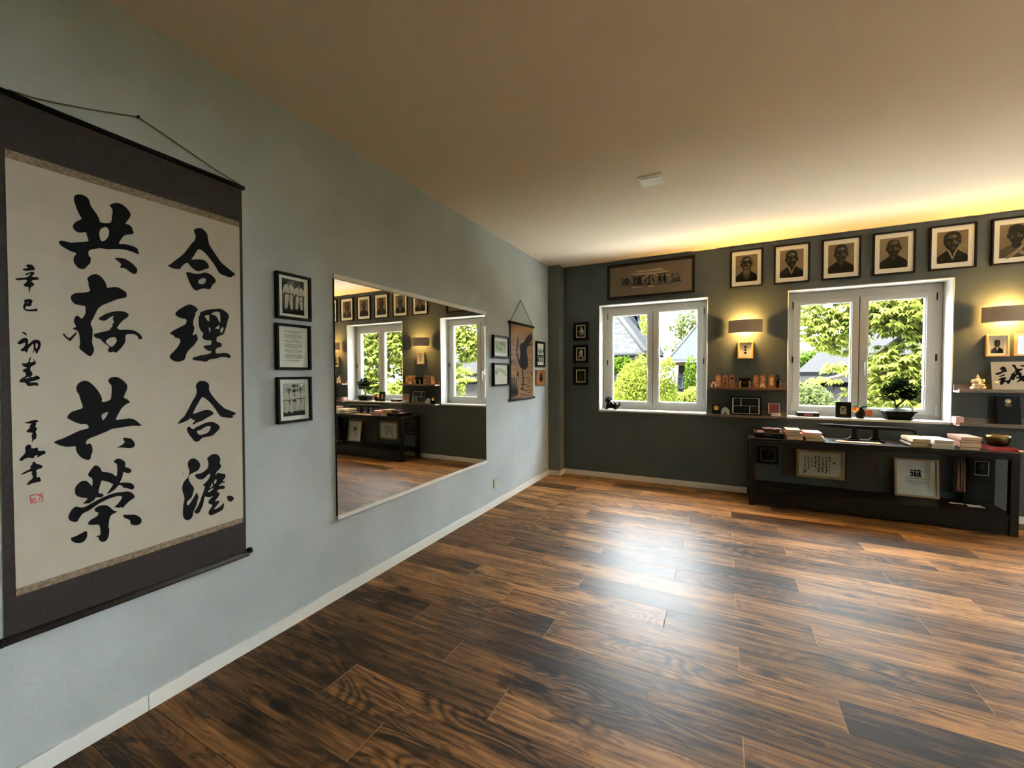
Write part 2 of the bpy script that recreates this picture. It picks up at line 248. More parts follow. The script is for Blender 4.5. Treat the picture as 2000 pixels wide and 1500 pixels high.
# brushed outlines, in tenths of a millimetre on their paper
INK_SCROLL = """
5560,17864 5656,17939 5759,17950 5847,17917 5902,17827 5918,17712 5954,17615 6042,17490 6106,17367 6140,17266 6132,17208 6220,17202 6323,17223 6433,17281 6451,17469 6479,17695 6450,17776 6387,17852 6498,17953 6632,18013 6767,17980 6875,17889 6946,17773 6959,17695 6904,17560 6837,17444 6794,17344 6881,17365 6945,17326 6999,17248 6989,17186 7035,17140 6995,17058 6873,17010 6761,16954 6694,16830 6628,16696 6608,16598 6736,16651 6901,16654 7089,16621 7122,16570 7142,16456 7165,16378 7027,16427 6860,16459 6695,16454 6497,16418 6338,16354 6132,16345 5997,16287 5838,16202 5834,16013 5906,15965 5880,15892 5883,15804 5802,15686 5735,15573 5654,15544 5576,15581 5507,15674 5479,15775 5486,15895 5554,16009 5543,16043 5446,16047 5341,16105 5236,16162 5181,16210 5162,16321 5271,16351 5392,16332 5469,16342 5643,16412 5862,16488 5831,16585 5807,16709 5796,16783 5698,16721 5603,16704 5533,16748 5485,16830 5507,16944 5579,17053 5716,17162 5678,17237 5626,17349 5589,17466 5561,17585 5536,17705 5539,17792
6147,16977 6216,17043 6295,17097 6354,17040 6372,16943 6339,16775 6276,16655 6206,16590 6155,16587 6126,16669 6113,16822
6468,16106 6579,16140 6724,16158 6852,16112 6980,16012 7082,15904 7102,15801 7058,15696 6991,15663 6898,15710 6798,15794 6716,15830 6643,15807 6617,15836 6664,15916 6629,15978 6550,16040
5784,15286 5860,15390 5944,15452 6044,15468 6135,15401 6209,15292 6261,15166 6258,15051 6360,15093 6484,15136 6609,15114 6698,15048 6761,15012 6783,14922 6781,14832 6655,14772 6510,14715 6366,14612 6225,14523 6129,14453 6034,14349 5981,14219 5945,14114 5892,13973 5826,13828 5861,13725 5881,13638 5878,13515 5870,13391 5859,13279 5856,13167 5887,13068 5904,12968 5865,12832 5805,12741 5733,12794 5638,12890 5553,12985 5547,13050 5572,13128 5568,13281 5563,13412 5542,13520 5504,13582 5450,13588 5416,13606 5436,13662 5506,13673 5469,13752 5443,13836 5455,13946 5491,14026 5531,14052 5585,14004 5600,13962 5656,13980 5699,14084 5730,14187 5719,14262 5730,14374 5626,14386 5531,14390 5469,14413 5417,14481 5388,14573 5398,14661 5462,14736 5541,14771 5668,14799 5798,14843 5856,14891 5834,14987 5811,15060 5819,15161 5799,15223
5178,13435 5216,13460 5252,13377 5327,13297 5414,13422 5487,13515 5518,13507 5461,13393 5380,13268 5355,13206 5287,13262 5228,13333
6026,14011 6113,14100 6217,14192 6323,14251 6465,14311 6609,14334 6727,14321 6808,14266 6822,14208 6768,14119 6674,14038 6581,13911 6515,13788 6487,13739 6557,13687 6703,13708 6870,13716 7001,13679 7095,13603 7161,13524 7184,13429 7129,13393 7053,13419 7064,13492 6980,13558 6867,13573 6708,13536 6718,13396 6702,13265 6635,13132 6541,12998 6449,12889 6405,12911 6388,12933 6291,12895 6248,12916 6245,13030 6295,13067 6227,13144 6126,13229 6052,13348 5993,13344 5928,13384 5899,13427 5906,13501 5998,13524 6117,13580 6256,13626 6327,13678 6313,13700 6391,13799 6366,13843 6430,13942 6388,14029 6398,14099 6452,14140 6372,14119 6301,14065 6230,13977 6160,13947 6067,13959
6178,13255 6249,13351 6338,13408 6426,13433 6478,13367 6476,13274 6420,13178 6348,13081 6279,13124
5445,11759 5495,11878 5576,11942 5657,11969 5753,11927 5849,11813 5937,11675 6009,11525 6064,11340 6040,11239 6139,11240 6279,11305 6291,11431 6307,11592 6312,11788 6241,11883 6220,11952 6262,12032 6350,12077 6457,12076 6563,12004 6670,11884 6726,11776 6719,11646 6661,11506 6602,11339 6693,11315 6756,11240 6788,11171 6708,11148 6633,11082 6549,10994 6473,10836 6415,10690 6383,10607 6494,10611 6622,10610 6742,10634 6863,10586 6956,10516 7012,10425 7112,10340 7009,10328 6839,10360 6671,10344 6488,10330 6256,10312 6202,10261 6063,10210 5926,10149 5808,10108 5709,10066 5642,10009 5631,9888 5672,9893 5721,9919 5769,9844 5786,9729 5780,9595 5736,9490 5739,9422 5692,9364 5595,9400 5501,9489 5433,9611 5392,9739 5400,9881 5290,9866 5168,9885 5049,9937 4961,10015 4901,10062 4979,10119 5099,10154 5237,10221 5379,10300 5522,10370 5708,10402 5710,10469 5663,10557 5543,10555 5417,10613 5311,10712 5235,10763 5218,10814 5254,10902 5317,10972 5396,11009 5491,11034 5595,11080 5567,11226 5530,11372 5510,11516 5457,11606
6026,10808 6096,10870 6214,10910 6172,10794 6108,10674 6056,10618 6032,10716
6561,9991 6670,9944 6782,9924 6863,9791 6895,9666 6840,9590 6727,9578 6598,9618 6481,9649 6364,9645 6491,9706 6612,9794 6586,9881
5658,8929 5723,9032 5804,9154 5860,9164 5930,9107 5976,9000 5998,8908 6103,8885 6201,8831 6251,8809 6316,8717 6365,8668 6386,8824 6390,9002 6384,9103 6318,9161 6302,9201 6362,9274 6448,9276 6549,9205 6608,9115 6616,9057 6587,8950 6674,8916 6752,8847 6777,8785 6731,8715 6660,8719 6591,8761 6540,8786 6528,8658 6482,8534 6436,8432 6514,8431 6635,8402 6740,8359 6810,8285 6835,8198 6816,8134 6762,8114 6683,8168 6579,8239 6509,8234 6545,8271 6418,8387 6356,8284 6270,8206 6185,8161 6085,8122 6171,8254 6240,8369 6279,8437 6226,8465 6169,8530 6079,8573 5983,8639 5957,8548 5921,8404 5894,8260 5893,8221 5973,8195 6028,8137 6002,8078 5954,8065 5819,8107 5793,8027 5729,7981 5665,7945 5573,7965 5505,7980 5575,8045 5639,8123 5547,8159 5449,8207 5354,8291 5335,8426 5345,8538 5400,8640 5484,8714 5576,8720 5636,8678 5666,8618 5726,8539 5744,8475 5762,8594 5755,8757 5701,8801 5656,8865
5169,7662 5209,7795 5278,7899 5346,7946 5412,7902 5464,7865 5571,7859 5712,7932 5840,7993 5969,8044 6101,8085 6234,8115 6369,8124 6506,8104 6646,8098 6751,8025 6828,7901 6839,7829 6781,7787 6672,7726 6582,7638 6502,7537 6443,7600 6390,7570 6324,7634 6248,7617 6342,7696 6439,7803 6511,7952 6400,7993 6282,7992 6164,7968 6031,7928 5885,7867 5755,7780 5644,7705 5505,7673 5442,7577 5395,7486 5371,7437 5289,7453 5210,7515 5171,7589
5773,7710 5835,7778 5923,7806 6028,7791 6125,7737 6198,7627 6270,7517 6363,7471 6302,7429 6235,7427 6175,7368 6139,7247 6124,7097 6116,6989 6140,6959 6128,6786 6100,6641 6032,6556 5958,6557 5895,6617 5860,6706 5859,6772 5780,6805 5860,6815 5916,6817 5912,6971 5897,7172 5789,7204 5695,7218 5600,7281 5668,7388 5779,7438 5859,7478 5886,7578 5815,7611
6502,7311 6627,7272 6768,7240 6875,7184 6973,7072 7017,6965 6996,6866 6921,6810 6795,6840 6715,6901 6690,6978 6692,7058 6588,7148 6512,7229
5201,6977 5308,6980 5429,7021 5521,7063 5575,7077 5599,6972 5577,6841 5513,6747 5422,6722 5317,6767 5231,6851
8893,17789 8965,17860 9073,17913 9172,17923 9271,17863 9351,17765 9376,17640 9391,17482 9434,17331 9516,17209 9626,17053 9737,16894 9869,16717 10044,16610 10222,16490 10394,16387 10371,16307 10299,16303 10236,16204 10115,16197 9976,16226 9820,16256 9743,16313 9670,16464 9578,16608 9468,16747 9359,16884 9233,17004 9108,17072 9037,17084 8972,16987 8908,16871 8870,16763 8798,16656 8762,16602 8885,16632 9027,16672 9172,16700 9281,16662 9362,16579 9405,16425 9292,16350 9163,16281 9053,16207 8946,16194 8824,16257 8722,16353 8647,16463 8568,16396 8482,16318 8430,16228 8386,16141 8262,16124 8147,16127 8052,16163 7996,16198 8119,16292 8203,16407 8337,16545 8439,16657 8579,16847 8721,17099 8829,17266 8919,17390 8950,17578 8925,17640 8892,17729
8580,16028 8604,16087 8699,16096 8820,16082 8961,16088 9105,16138 9234,16209 9344,16208 9473,16154 9575,16071 9636,15970 9619,15884 9541,15807 9473,15702 9443,15614 9385,15553 9275,15564 9165,15564 9055,15505 8946,15430 8858,15440 8773,15534 8706,15660 8658,15808 8618,15937
8991,15834 9082,15922 9210,15978 9268,15949 9262,15846 9205,15744 9096,15713 9006,15706
8187,14431 8259,14555 8377,14658 8515,14774 8619,14838 8705,14861 8809,14836 8905,14769 8962,14697 8910,14610 8874,14576 8872,14475 8815,14329 8777,14186 8791,14048 8824,13951 8786,13788 8748,13656 8819,13701 8890,13737 8906,13658 8939,13540 8884,13436 8810,13311 8702,13186 8596,13072 8524,12940 8496,12821 8468,12722 8365,12651 8248,12623 8149,12633 8053,12692 7967,12795 8009,12892 8125,13021 8227,13161 8314,13321 8340,13401 8326,13497 8252,13521 8145,13542 8155,13600 8058,13641 7998,13684 8094,13778 8227,13876 8362,13967 8498,14048 8551,14122 8563,14281 8453,14278 8319,14302 8222,14367
9016,14574 9090,14633 9237,14703 9387,14768 9576,14800 9740,14843 9847,14826 9983,14748 10081,14665 10109,14541 10055,14407 10022,14254 9989,14103 9936,13970 9904,13841 9843,13768 9774,13757 9666,13685 9608,13650 9600,13462 9719,13459 9786,13421 9813,13296 9715,13259 9617,13212 9558,13147 9555,13001 9689,12996 9846,13034 10005,13023 10095,12980 10153,12853 10091,12819 9922,12856 9725,12850 9550,12768 9304,12744 9265,12672 9173,12643 9028,12676 8867,12689 8770,12700 8702,12788 8835,12832 8979,12897 9161,12924 9291,12970 9394,12999 9396,13098 9293,13083 9184,13160 9104,13257 9206,13304 9392,13335 9412,13408 9415,13522 9302,13500 9174,13516 9093,13581 9086,13672 9143,13768 9072,13833 9002,13948 8970,14106 8971,14307 8978,14448 9041,14476 9024,14524
9168,14481 9382,14548 9342,14430 9367,14290 9301,14266 9248,14379
9410,14562 9497,14655 9669,14708 9756,14688 9771,14480 9766,14249 9728,14287 9682,14386 9626,14505 9523,14555
9538,13966 9617,14088 9735,14173 9723,14056 9701,13970 9616,14015
9310,14017 9380,14034 9396,13943 9375,13838 9338,13856 9341,13959
9749,13954 9800,14053 9890,14104 9867,13964 9805,13843 9767,13850
8813,11698 8847,11788 8938,11877 9046,11895 9174,11862 9264,11788 9299,11694 9274,11551 9321,11404 9421,11244 9550,11059 9701,10881 9855,10720 10053,10629 10215,10544 10317,10492 10243,10429 10129,10385 10231,10343 10086,10296 9866,10346 9690,10391 9597,10552 9486,10750 9358,10947 9212,11121 9050,11260 8976,11176 8882,11000 8771,10806 8734,10709 8688,10603 8803,10623 8947,10681 9093,10719 9222,10725 9333,10679 9426,10598 9424,10525 9328,10472 9197,10412 9085,10341 8974,10282 8830,10257 8740,10196 8644,10197 8742,10306 8761,10341 8674,10384 8632,10438 8606,10461 8535,10378 8397,10324 8278,10287 8161,10261 8247,10379 8299,10452 8384,10512 8490,10690 8581,10881 8690,11113 8800,11287 8848,11446 8833,11587
8467,10039 8503,10104 8564,10136 8614,10060 8700,9994 8746,10055 8880,10109 9026,10174 9192,10227 9323,10240 9454,10188 9586,10090 9652,9977 9631,9895 9522,9793 9424,9690 9291,9636 9161,9644 9051,9639 8940,9583 8876,9501 8795,9493 8716,9535 8666,9623 8573,9756 8499,9916
8805,9926 8948,9938 9041,10009 9170,10065 9315,10058 9298,9936 9220,9811 9090,9767 8926,9738 8838,9811
8477,8702 8506,8802 8582,8862 8666,8874 8768,8816 8861,8691 8912,8572 8884,8447 8815,8353 8700,8313 8587,8284 8531,8243 8492,8156 8498,8037 8560,7894 8641,7767 8670,7652 8635,7510 8585,7351 8490,7281 8416,7227 8414,7142 8448,7051 8544,7170 8640,7315 8718,7445 8758,7510 8784,7406 8819,7277 8769,7171 8757,7044 8707,6929 8629,6801 8606,6635 8567,6540 8473,6495 8381,6513 8310,6589 8268,6719 8273,6950 8296,7155 8336,7334 8330,7484 8280,7645 8266,7818 8305,7977 8380,8086 8464,8151 8513,8257 8494,8272 8529,8350 8514,8481 8474,8596
9134,8769 9215,8832 9316,8902 9418,8913 9539,8862 9619,8757 9648,8628 9603,8489 9664,8398 9651,8299 9566,8215 9483,8165 9439,8040 9479,7986 9464,8079 9543,8114 9625,8062 9749,8016 9833,7975 9820,7863 9744,7778 9690,7711 9806,7706 9784,7654 9657,7651 9594,7598 9551,7552 9655,7549 9760,7523 9796,7457 9756,7375 9652,7402 9548,7417 9454,7340 9556,7313 9585,7215 9521,7097 9437,7029 9394,6940 9497,6979 9579,6922 9536,6844 9431,6739 9337,6636 9470,6648 9616,6707 9744,6830 9741,6671 9685,6527 9549,6489 9404,6454 9241,6430 9172,6481 9149,6577 9187,6676 9289,6780 9301,6866 9192,6908 9154,6975 9186,7099 9277,7141 9360,7219 9258,7179 9139,7201 9061,7266 9021,7232 9000,7129 8977,6981 8915,6824 8834,6673 8738,6648 8664,6714 8656,6781 8743,6874 8843,7063 8926,7302 9008,7500 9061,7684 8954,7722 9054,7796 9154,7883 9226,7999 9269,8127 9179,8120 9099,8050 8999,7974 8883,7972 8770,8049 8697,8184 8736,8229 8888,8217 9025,8264 9145,8348 9190,8427 9200,8602 9172,8707
9382,7784 9435,7861 9486,7850 9473,7740 9421,7674 9386,7694
9206,7549 9268,7633 9322,7776 9344,7592 9267,7567
9133,7401 9205,7493 9387,7537 9325,7463 9223,7400
9833,7012 9899,7063 10006,7041 10113,6959 10138,6870 10077,6794 9979,6782 9894,6845 9875,6943
8296,8337 8332,8340 8335,8308 8309,8303
4456,15399 4505,15439 4559,15449 4607,15434 4633,15374 4645,15297 4572,15275 4501,15246 4422,15235 4388,15274 4432,15303 4489,15322 4495,15356
4437,15148 4463,15160 4517,15201 4571,15235 4616,15238 4635,15209 4605,15143 4559,15084 4622,15094 4685,15100 4716,15073 4710,15025 4637,15004 4583,14980 4555,14942 4599,14911 4627,14857 4588,14810 4552,14790 4532,14707 4511,14596 4494,14609 4505,14716 4502,14774 4436,14769 4398,14795 4421,14851 4480,14927 4468,14971 4433,14977 4354,14942 4276,14918 4234,14964 4303,14993 4390,15018 4478,15052 4524,15113 4561,15173 4525,15166 4471,15105 4449,15117
4392,14370 4454,14399 4516,14418 4560,14402 4575,14359 4548,14289 4547,14222 4502,14192 4449,14195 4426,14166 4420,14113 4473,14100 4562,14119 4625,14141 4649,14170 4678,14081 4615,14066 4507,14052 4436,14050 4393,14083 4373,14159 4393,14240 4416,14308
4456,14308 4478,14324 4485,14299 4468,14277
4323,13409 4380,13431 4421,13389 4438,13327 4410,13327 4373,13371
4227,13073 4279,13153 4337,13234 4394,13255 4441,13242 4460,13172 4441,13050 4495,13118 4555,13200 4633,13220 4686,13194 4711,13117 4707,13015 4664,12897 4612,12763 4590,12851 4582,12922 4566,12864 4535,12784 4531,12806 4558,12907 4560,13021 4552,13092 4512,13033 4458,12952 4437,12887 4431,12816 4393,12835 4375,12870 4314,12842 4295,12908 4340,12946 4378,12997 4400,13112 4372,13117 4305,13042
4606,13110 4635,13112 4649,13055 4637,12983 4606,12923 4599,13009
4438,12518 4454,12603 4485,12690 4504,12676 4478,12590 4471,12526 4520,12541 4559,12563 4541,12620 4556,12627 4578,12564 4604,12507 4566,12456 4478,12390 4475,12290 4512,12226 4520,12140 4481,12119 4489,12083 4548,12104 4607,12139 4650,12103 4678,12045 4603,11995 4496,11962 4428,11927 4524,11932 4602,11930 4640,11872 4614,11822 4551,11838 4464,11819 4397,11829 4380,11921 4324,11934 4245,11939 4261,12016 4318,12071 4395,12134 4374,12233 4323,12255 4329,12304 4381,12347 4425,12368 4364,12389 4323,12438 4305,12501 4366,12495
4355,12049 4403,12084 4452,12105 4465,12076 4412,12056
4300,10744 4387,10758 4465,10788 4545,10810 4597,10775 4612,10743 4543,10722 4561,10661 4527,10606 4584,10530 4536,10458 4548,10388 4559,10307 4530,10213 4491,10209 4469,10144 4450,10137 4465,10242 4448,10342 4482,10416 4418,10434 4343,10457 4381,10526 4434,10588 4409,10620 4450,10673 4463,10701 4385,10704
4310,9994 4344,10066 4396,10087 4445,10041 4432,9955 4511,9952 4571,9971 4574,9852 4655,9849 4722,9837 4731,9746 4652,9720 4556,9655 4543,9671 4571,9725 4505,9727 4477,9644 4425,9673 4361,9695 4283,9651 4224,9601 4188,9660 4234,9738 4299,9803 4327,9895
4400,9434 4446,9464 4455,9540 4494,9556 4523,9478 4591,9445 4657,9392 4642,9315 4575,9310 4514,9273 4534,9190 4521,9035 4569,9093 4607,8996 4612,8915 4525,8916 4419,8902 4334,8868 4315,8889 4369,8983 4449,9052 4445,9141 4420,9196 4448,9268 4376,9264 4285,9216 4196,9207 4261,9269 4352,9318 4417,9352
"""
INK_SEAL = """
4372,8562 4643,8553 4647,8299 4381,8302
4395,8529 4628,8522 4630,8324 4400,8326
4399,8487 4434,8428 4438,8338 4406,8334
4455,8471 4481,8474 4483,8383 4505,8373 4502,8358 4454,8363
4529,8514 4595,8514 4619,8476 4612,8379 4594,8453 4555,8484
4539,8399 4583,8431 4586,8386 4558,8358
"""
INK_CARD = """
37956,12297 38075,12404 38164,12467 38256,12413 38333,12294 38342,12186 38412,12079 38323,12036 38203,12015 38084,11919 37965,11822 37844,11790 37753,11823 37705,11909 37872,11963 38037,12038 38111,12123 38018,12210
37938,11660 38027,11736 38147,11822 38267,11843 38305,11778 38209,11714 38089,11660 37969,11628
37859,11411 37972,11487 38121,11585 38241,11628 38362,11563 38334,11477 38260,11391 38321,11348 38396,11370 38500,11381 38549,11564 38598,11714 38624,11885 38698,11927 38784,12055 38843,12097 38795,12268 38718,12418 38634,12548 38670,12601 38773,12610 38850,12502 38913,12289 39046,12266 39177,12297 39266,12254 39209,12180 39093,12096 39036,12011 39154,11968 39193,11862 39174,11692 39275,11756 39392,11777 39452,11650 39397,11501 39487,11353 39576,11269 39520,11184 39403,11226 39300,11225 39210,11352 39065,11266 38949,11191 38890,11212 39019,11373 39104,11543 39017,11500 38928,11490 38867,11607 38813,11713 38819,11436 38753,11372 38679,11382 38618,11435 38578,11221 38521,11092 38446,11070 38369,11177 38338,11241 38248,11219 38191,11089 38132,11002 38041,11002 37994,11109 38036,11304 38050,11369
38887,11713 38952,11809 39019,11735 38999,11628 38926,11607
38772,11906 38859,12001 38882,11991 38832,11863
39070,12542 39186,12562 39318,12539 39436,12474 39379,12411 39218,12424 39130,12457
"""

# ---------------------------------------------------------------- mesh helpers
class MB:
    def __init__(s): s.v = []; s.f = []; s.m = []; s.sm = []
    def add(s, verts, faces, m=0, smooth=False):
        o = len(s.v); s.v += [tuple(p) for p in verts]
        for f in faces: s.f.append(tuple(i+o for i in f)); s.m.append(m); s.sm.append(smooth)
        return s
    def box(s, x0, x1, y0, y1, z0, z1, m=0):
        x0, x1 = sorted((x0, x1)); y0, y1 = sorted((y0, y1)); z0, z1 = sorted((z0, z1))
        v = [(x0,y0,z0),(x1,y0,z0),(x1,y1,z0),(x0,y1,z0),(x0,y0,z1),(x1,y0,z1),(x1,y1,z1),(x0,y1,z1)]
        return s.add(v, [(0,3,2,1),(4,5,6,7),(0,1,5,4),(1,2,6,5),(2,3,7,6),(3,0,4,7)], m)
    def ring(s, x0, x1, z0, z1, ix0, ix1, iz0, iz1, y0, y1, m=0):
        """a rectangular frame in the XZ plane, from y0 (front) to y1"""
        o = [(x0,z0),(x1,z0),(x1,z1),(x0,z1)]; i = [(ix0,iz0),(ix1,iz0),(ix1,iz1),(ix0,iz1)]
        v = [(a,y0,b) for a,b in o]+[(a,y0,b) for a,b in i]+[(a,y1,b) for a,b in o]+[(a,y1,b) for a,b in i]
        f = []
        for k in range(4):
            n = (k+1) % 4
            f += [(k,n,4+n,4+k), (8+n,8+k,12+k,12+n), (n,k,8+k,8+n), (4+k,4+n,12+n,12+k)]
        return s.add(v, f, m)
    def prism(s, pts, y0, y1, m=0):
        """polygon in XZ given thickness along y"""
        n = len(pts); v = [(a,y0,b) for a,b in pts]+[(a,y1,b) for a,b in pts]
        tri = tessellate_polygon([[Vector((a,b,0)) for a,b in pts]])
        f = [tuple(t) for t in tri]+[tuple(i+n for i in reversed(t)) for t in tri]
        f += [(k,(k+1)%n,(k+1)%n+n,k+n) for k in range(n)]
        return s.add(v, f, m)
    def flat(s, pts, y, m=0):
        tri = tessellate_polygon([[Vector((a,b,0)) for a,b in pts]])
        return s.add([(a,y,b) for a,b in pts], [tuple(t) for t in tri], m)
    def tube(s, path, rad, m=0, seg=8, cap=True):
        P = [Vector(p) for p in path]; n = len(P); rads = rad if isinstance(rad, (list, tuple)) else [rad]*n
        v = []; f = []
        ref = Vector((0.13, 0.21, 0.97))
        for i, p in enumerate(P):
            d = (P[min(i+1,n-1)]-P[max(i-1,0)]).normalized()
            a = d.cross(ref)
            if a.length < 1e-3: a = d.cross(Vector((1,0,0)))
            a.normalize(); b = d.cross(a)
            for k in range(seg):
                t = 2*PI*k/seg; v.append(p+(a*math.cos(t)+b*math.sin(t))*rads[i])
        for i in range(n-1):
            for k in range(seg):
                q = (k+1) % seg; f.append((i*seg+k, i*seg+q, (i+1)*seg+q, (i+1)*seg+k))
        if cap: f += [tuple(reversed(range(seg))), tuple(range((n-1)*seg, n*seg))]
        return s.add(v, f, m, True)
    def lathe(s, prof, c=(0,0,0), m=0, seg=24, sx=1.0, sy=1.0):
        v = []; f = []; n = len(prof)
        for r, z in prof:
            for k in range(seg):
                t = 2*PI*k/seg; v.append((c[0]+r*sx*math.cos(t), c[1]+r*sy*math.sin(t), c[2]+z))
        for i in range(n-1):
            for k in range(seg):
                q = (k+1) % seg; f.append((i*seg+k, i*seg+q, (i+1)*seg+q, (i+1)*seg+k))
        f += [tuple(reversed(range(seg))), tuple(range((n-1)*seg, n*seg))]
        return s.add(v, f, m, True)
    def ball(s, c, r, m=0, seg=14, rings=9):
        rx, ry, rz = r if isinstance(r, (tuple, list)) else (r, r, r)
        v = [(c[0],c[1],c[2]-rz)]; f = []
        for i in range(1, rings):
            a = -PI/2+PI*i/rings
            for k in range(seg):
                t = 2*PI*k/seg; v.append((c[0]+rx*math.cos(a)*math.cos(t), c[1]+ry*math.cos(a)*math.sin(t), c[2]+rz*math.sin(a)))
        v.append((c[0],c[1],c[2]+rz)); top = len(v)-1
        for k in range(seg):
            q = (k+1) % seg; f.append((0, 1+q, 1+k)); f.append((top, top-seg+k, top-seg+q))
        for i in range(rings-2):
            for k in range(seg):
                q = (k+1) % seg; f.append((1+i*seg+k, 1+i*seg+q, 1+(i+1)*seg+q, 1+(i+1)*seg+k))
        return s.add(v, f, m, True)
    def build(s, name, mats, parent=None, bevel=0.0, loc=None, seg=2):
        me = bpy.data.meshes.new(name); me.from_pydata(s.v, [], s.f)
        if not isinstance(mats, (list, tuple)): mats = [mats]
        for k in mats: me.materials.append(MT[k] if isinstance(k, str) else k)
        me.polygons.foreach_set('material_index', s.m); me.polygons.foreach_set('use_smooth', s.sm); me.update()
        o = bpy.data.objects.new(name, me); COL.objects.link(o)
        if parent: o.parent = parent
        if loc: o.location = loc
        if bevel:
            b = o.modifiers.new('edge', 'BEVEL'); b.width = bevel; b.segments = seg; b.limit_method = 'ANGLE'; b.angle_limit = 0.6
        return o
def tag(o, label=None, cat=None, group=None, kind=None):
    if label: o['label'] = label
    if cat: o['category'] = cat
    if group: o['group'] = group
    if kind: o['kind'] = kind
    return o
def thing(name, label, cat, loc=(0,0,0), rz=0.0, group=None, kind=None):
    o = bpy.data.objects.new(name, None); COL.objects.link(o); o.location = loc; o.rotation_euler = (0,0,rz); o.empty_display_size = 0.05
    return tag(o, label, cat, group, kind)
def copy_tree(o, parent=None):
    c = o.copy(); COL.objects.link(c)
    if parent: c.parent = parent
    for ch in o.children: copy_tree(ch, c)
    return c
def smooth_loop(p, it=2):
    for _ in range(it):
        q = []
        for i in range(len(p)):
            a, b = p[i], p[(i+1) % len(p)]
            q += [(a[0]*.75+b[0]*.25, a[1]*.75+b[1]*.25), (a[0]*.25+b[0]*.75, a[1]*.25+b[1]*.75)]
        p = q
    return p
def curve_mesh(name, loops, extrude=0.0002):
    cu = bpy.data.curves.new(name, 'CURVE'); cu.dimensions = '2D'; cu.fill_mode = 'BOTH'; cu.extrude = extrude
    for lp in loops:
        s = cu.splines.new('POLY'); s.points.add(len(lp)-1); s.use_cyclic_u = True
        for i, (a, b) in enumerate(lp): s.points[i].co = (a, b, 0, 1)
    o = bpy.data.objects.new(name, cu); COL.objects.link(o)
    dg = bpy.context.evaluated_depsgraph_get(); me = bpy.data.meshes.new_from_object(o.evaluated_get(dg))
    bpy.data.objects.remove(o); bpy.data.curves.remove(cu)
    return me
def upright(me, dx=0, dy=0, dz=0, sx=1, sz=1):
    for v in me.vertices: v.co = (v.co.x*sx+dx, -v.co.z+dy, v.co.y*sz+dz)
    me.update(); return me
def link_mesh(name, me, mat_key, parent, loc=None):
    me.name = name; me.materials.clear(); me.materials.append(MT[mat_key])
    o = bpy.data.objects.new(name, me); COL.objects.link(o); o.parent = parent
    if loc: o.location = loc
    return o
def ink_loops(txt, u0, v0, it=2):
    out = []
    for line in txt.strip().splitlines():
        pts = [tuple(int(n)/1e4 for n in q.split(',')) for q in line.split()]
        out.append(smooth_loop([(a-u0, b-v0) for a, b in pts], it))
    return out
def glyph_mesh(text, height, cx, cz, y, bold=0.0, wscale=1.0):
    """written characters, centred on (cx, cz), standing in the plane y"""
    cu = bpy.data.curves.new('glyphs', 'FONT'); cu.body = text; cu.offset = bold
    o = bpy.data.objects.new('glyphs', cu); COL.objects.link(o)
    dg = bpy.context.evaluated_depsgraph_get(); me = bpy.data.meshes.new_from_object(o.evaluated_get(dg))
    bpy.data.objects.remove(o); bpy.data.curves.remove(cu)
    xs = [v.co.x for v in me.vertices]; zs = [v.co.y for v in me.vertices]
    s = height/(max(zs)-min(zs)); mx = (max(xs)+min(xs))/2; mz = (max(zs)+min(zs))/2
    for v in me.vertices: v.co = ((v.co.x-mx)*s*wscale+cx, y, (v.co.y-mz)*s+cz)
    me.update(); return me

# ---------------------------------------------------------------- the room
XR, YB, TH = 6.3, -2.6, 0.34       # right wall, rear wall, outer wall thickness
WIN = [dict(x0=0.568, x1=1.703, z0=0.765, z1=1.985), dict(x0=2.395, x1=3.545, z0=0.765, z1=1.985), dict(x0=4.225, x1=5.375, z0=0.765, z1=1.985)]
def structure(o): o['kind'] = 'structure'; return o
structure(MB().box(-0.3, XR+.3, YB-.3, L+TH, -0.12, 0).build('floor', 'floor'))
structure(MB().box(-0.3, XR+.3, YB-.3, L+TH, H, H+.15).build('ceiling', 'ceil'))
structure(MB().box(-0.3, 0, YB-.3, L+TH, 0, H).build('wall_left', 'wall'))
RW = [(-1.6, 0.4), (1.0, 3.0)]      # two unseen windows added in the right wall for fill light
b = MB(); ys_ = [YB-.3]+[q for a in RW for q in a]+[L+TH]
for k in range(0, len(ys_), 2): b.box(XR, XR+TH, ys_[k], ys_[k+1], 0, H)
for a, c in RW: b.box(XR, XR+TH, a, c, 0, .765); b.box(XR, XR+TH, a, c, 2.25, H)
structure(b.build('wall_right', 'wall'))
structure(MB().box(0, XR, YB-.3, YB, 0, H).build('wall_rear', 'wall'))
b = MB(); xs = [0]+[q for W in WIN for q in (W['x0'], W['x1'])]+[XR]
for k in range(0, len(xs), 2): b.box(xs[k], xs[k+1], L, L+TH, 0, H)
for W in WIN: b.box(W['x0'], W['x1'], L, L+TH, 0, W['z0']); b.box(W['x0'], W['x1'], L, L+TH, W['z1'], H)
structure(b.build('wall_back', 'wallb'))
PX, PY = 0.143, 4.568               # boxed-in pier in the far corner
structure(MB().box(0, PX, PY, L, 0, H).build('wall_pier', 'wallp', bevel=0.004))
BT, BH = 0.014, 0.0583
def skirting(name, x0, x1, y0, y1):
    return structure(MB().box(x0, x1, y0, y1, 0, BH).build(name, 'white', bevel=0.003))
yj = onX(291, 1385, BT).y
bl = MB(); bl.box(0, BT, YB, yj-.0006, 0, BH); bl.box(0, BT, yj+.0006, PY, 0, BH)
structure(bl.build('baseboard_left', 'white', bevel=0.002))
skirting('baseboard_pier', BT, PX+BT, PY-BT, PY); skirting('baseboard_return', PX, PX+BT, PY, L); skirting('baseboard_back', PX+BT, XR, L-BT, L)
skirting('baseboard_right', XR-BT, XR, YB, L-BT); skirting('baseboard_rear', BT, XR-BT, YB, YB+BT)

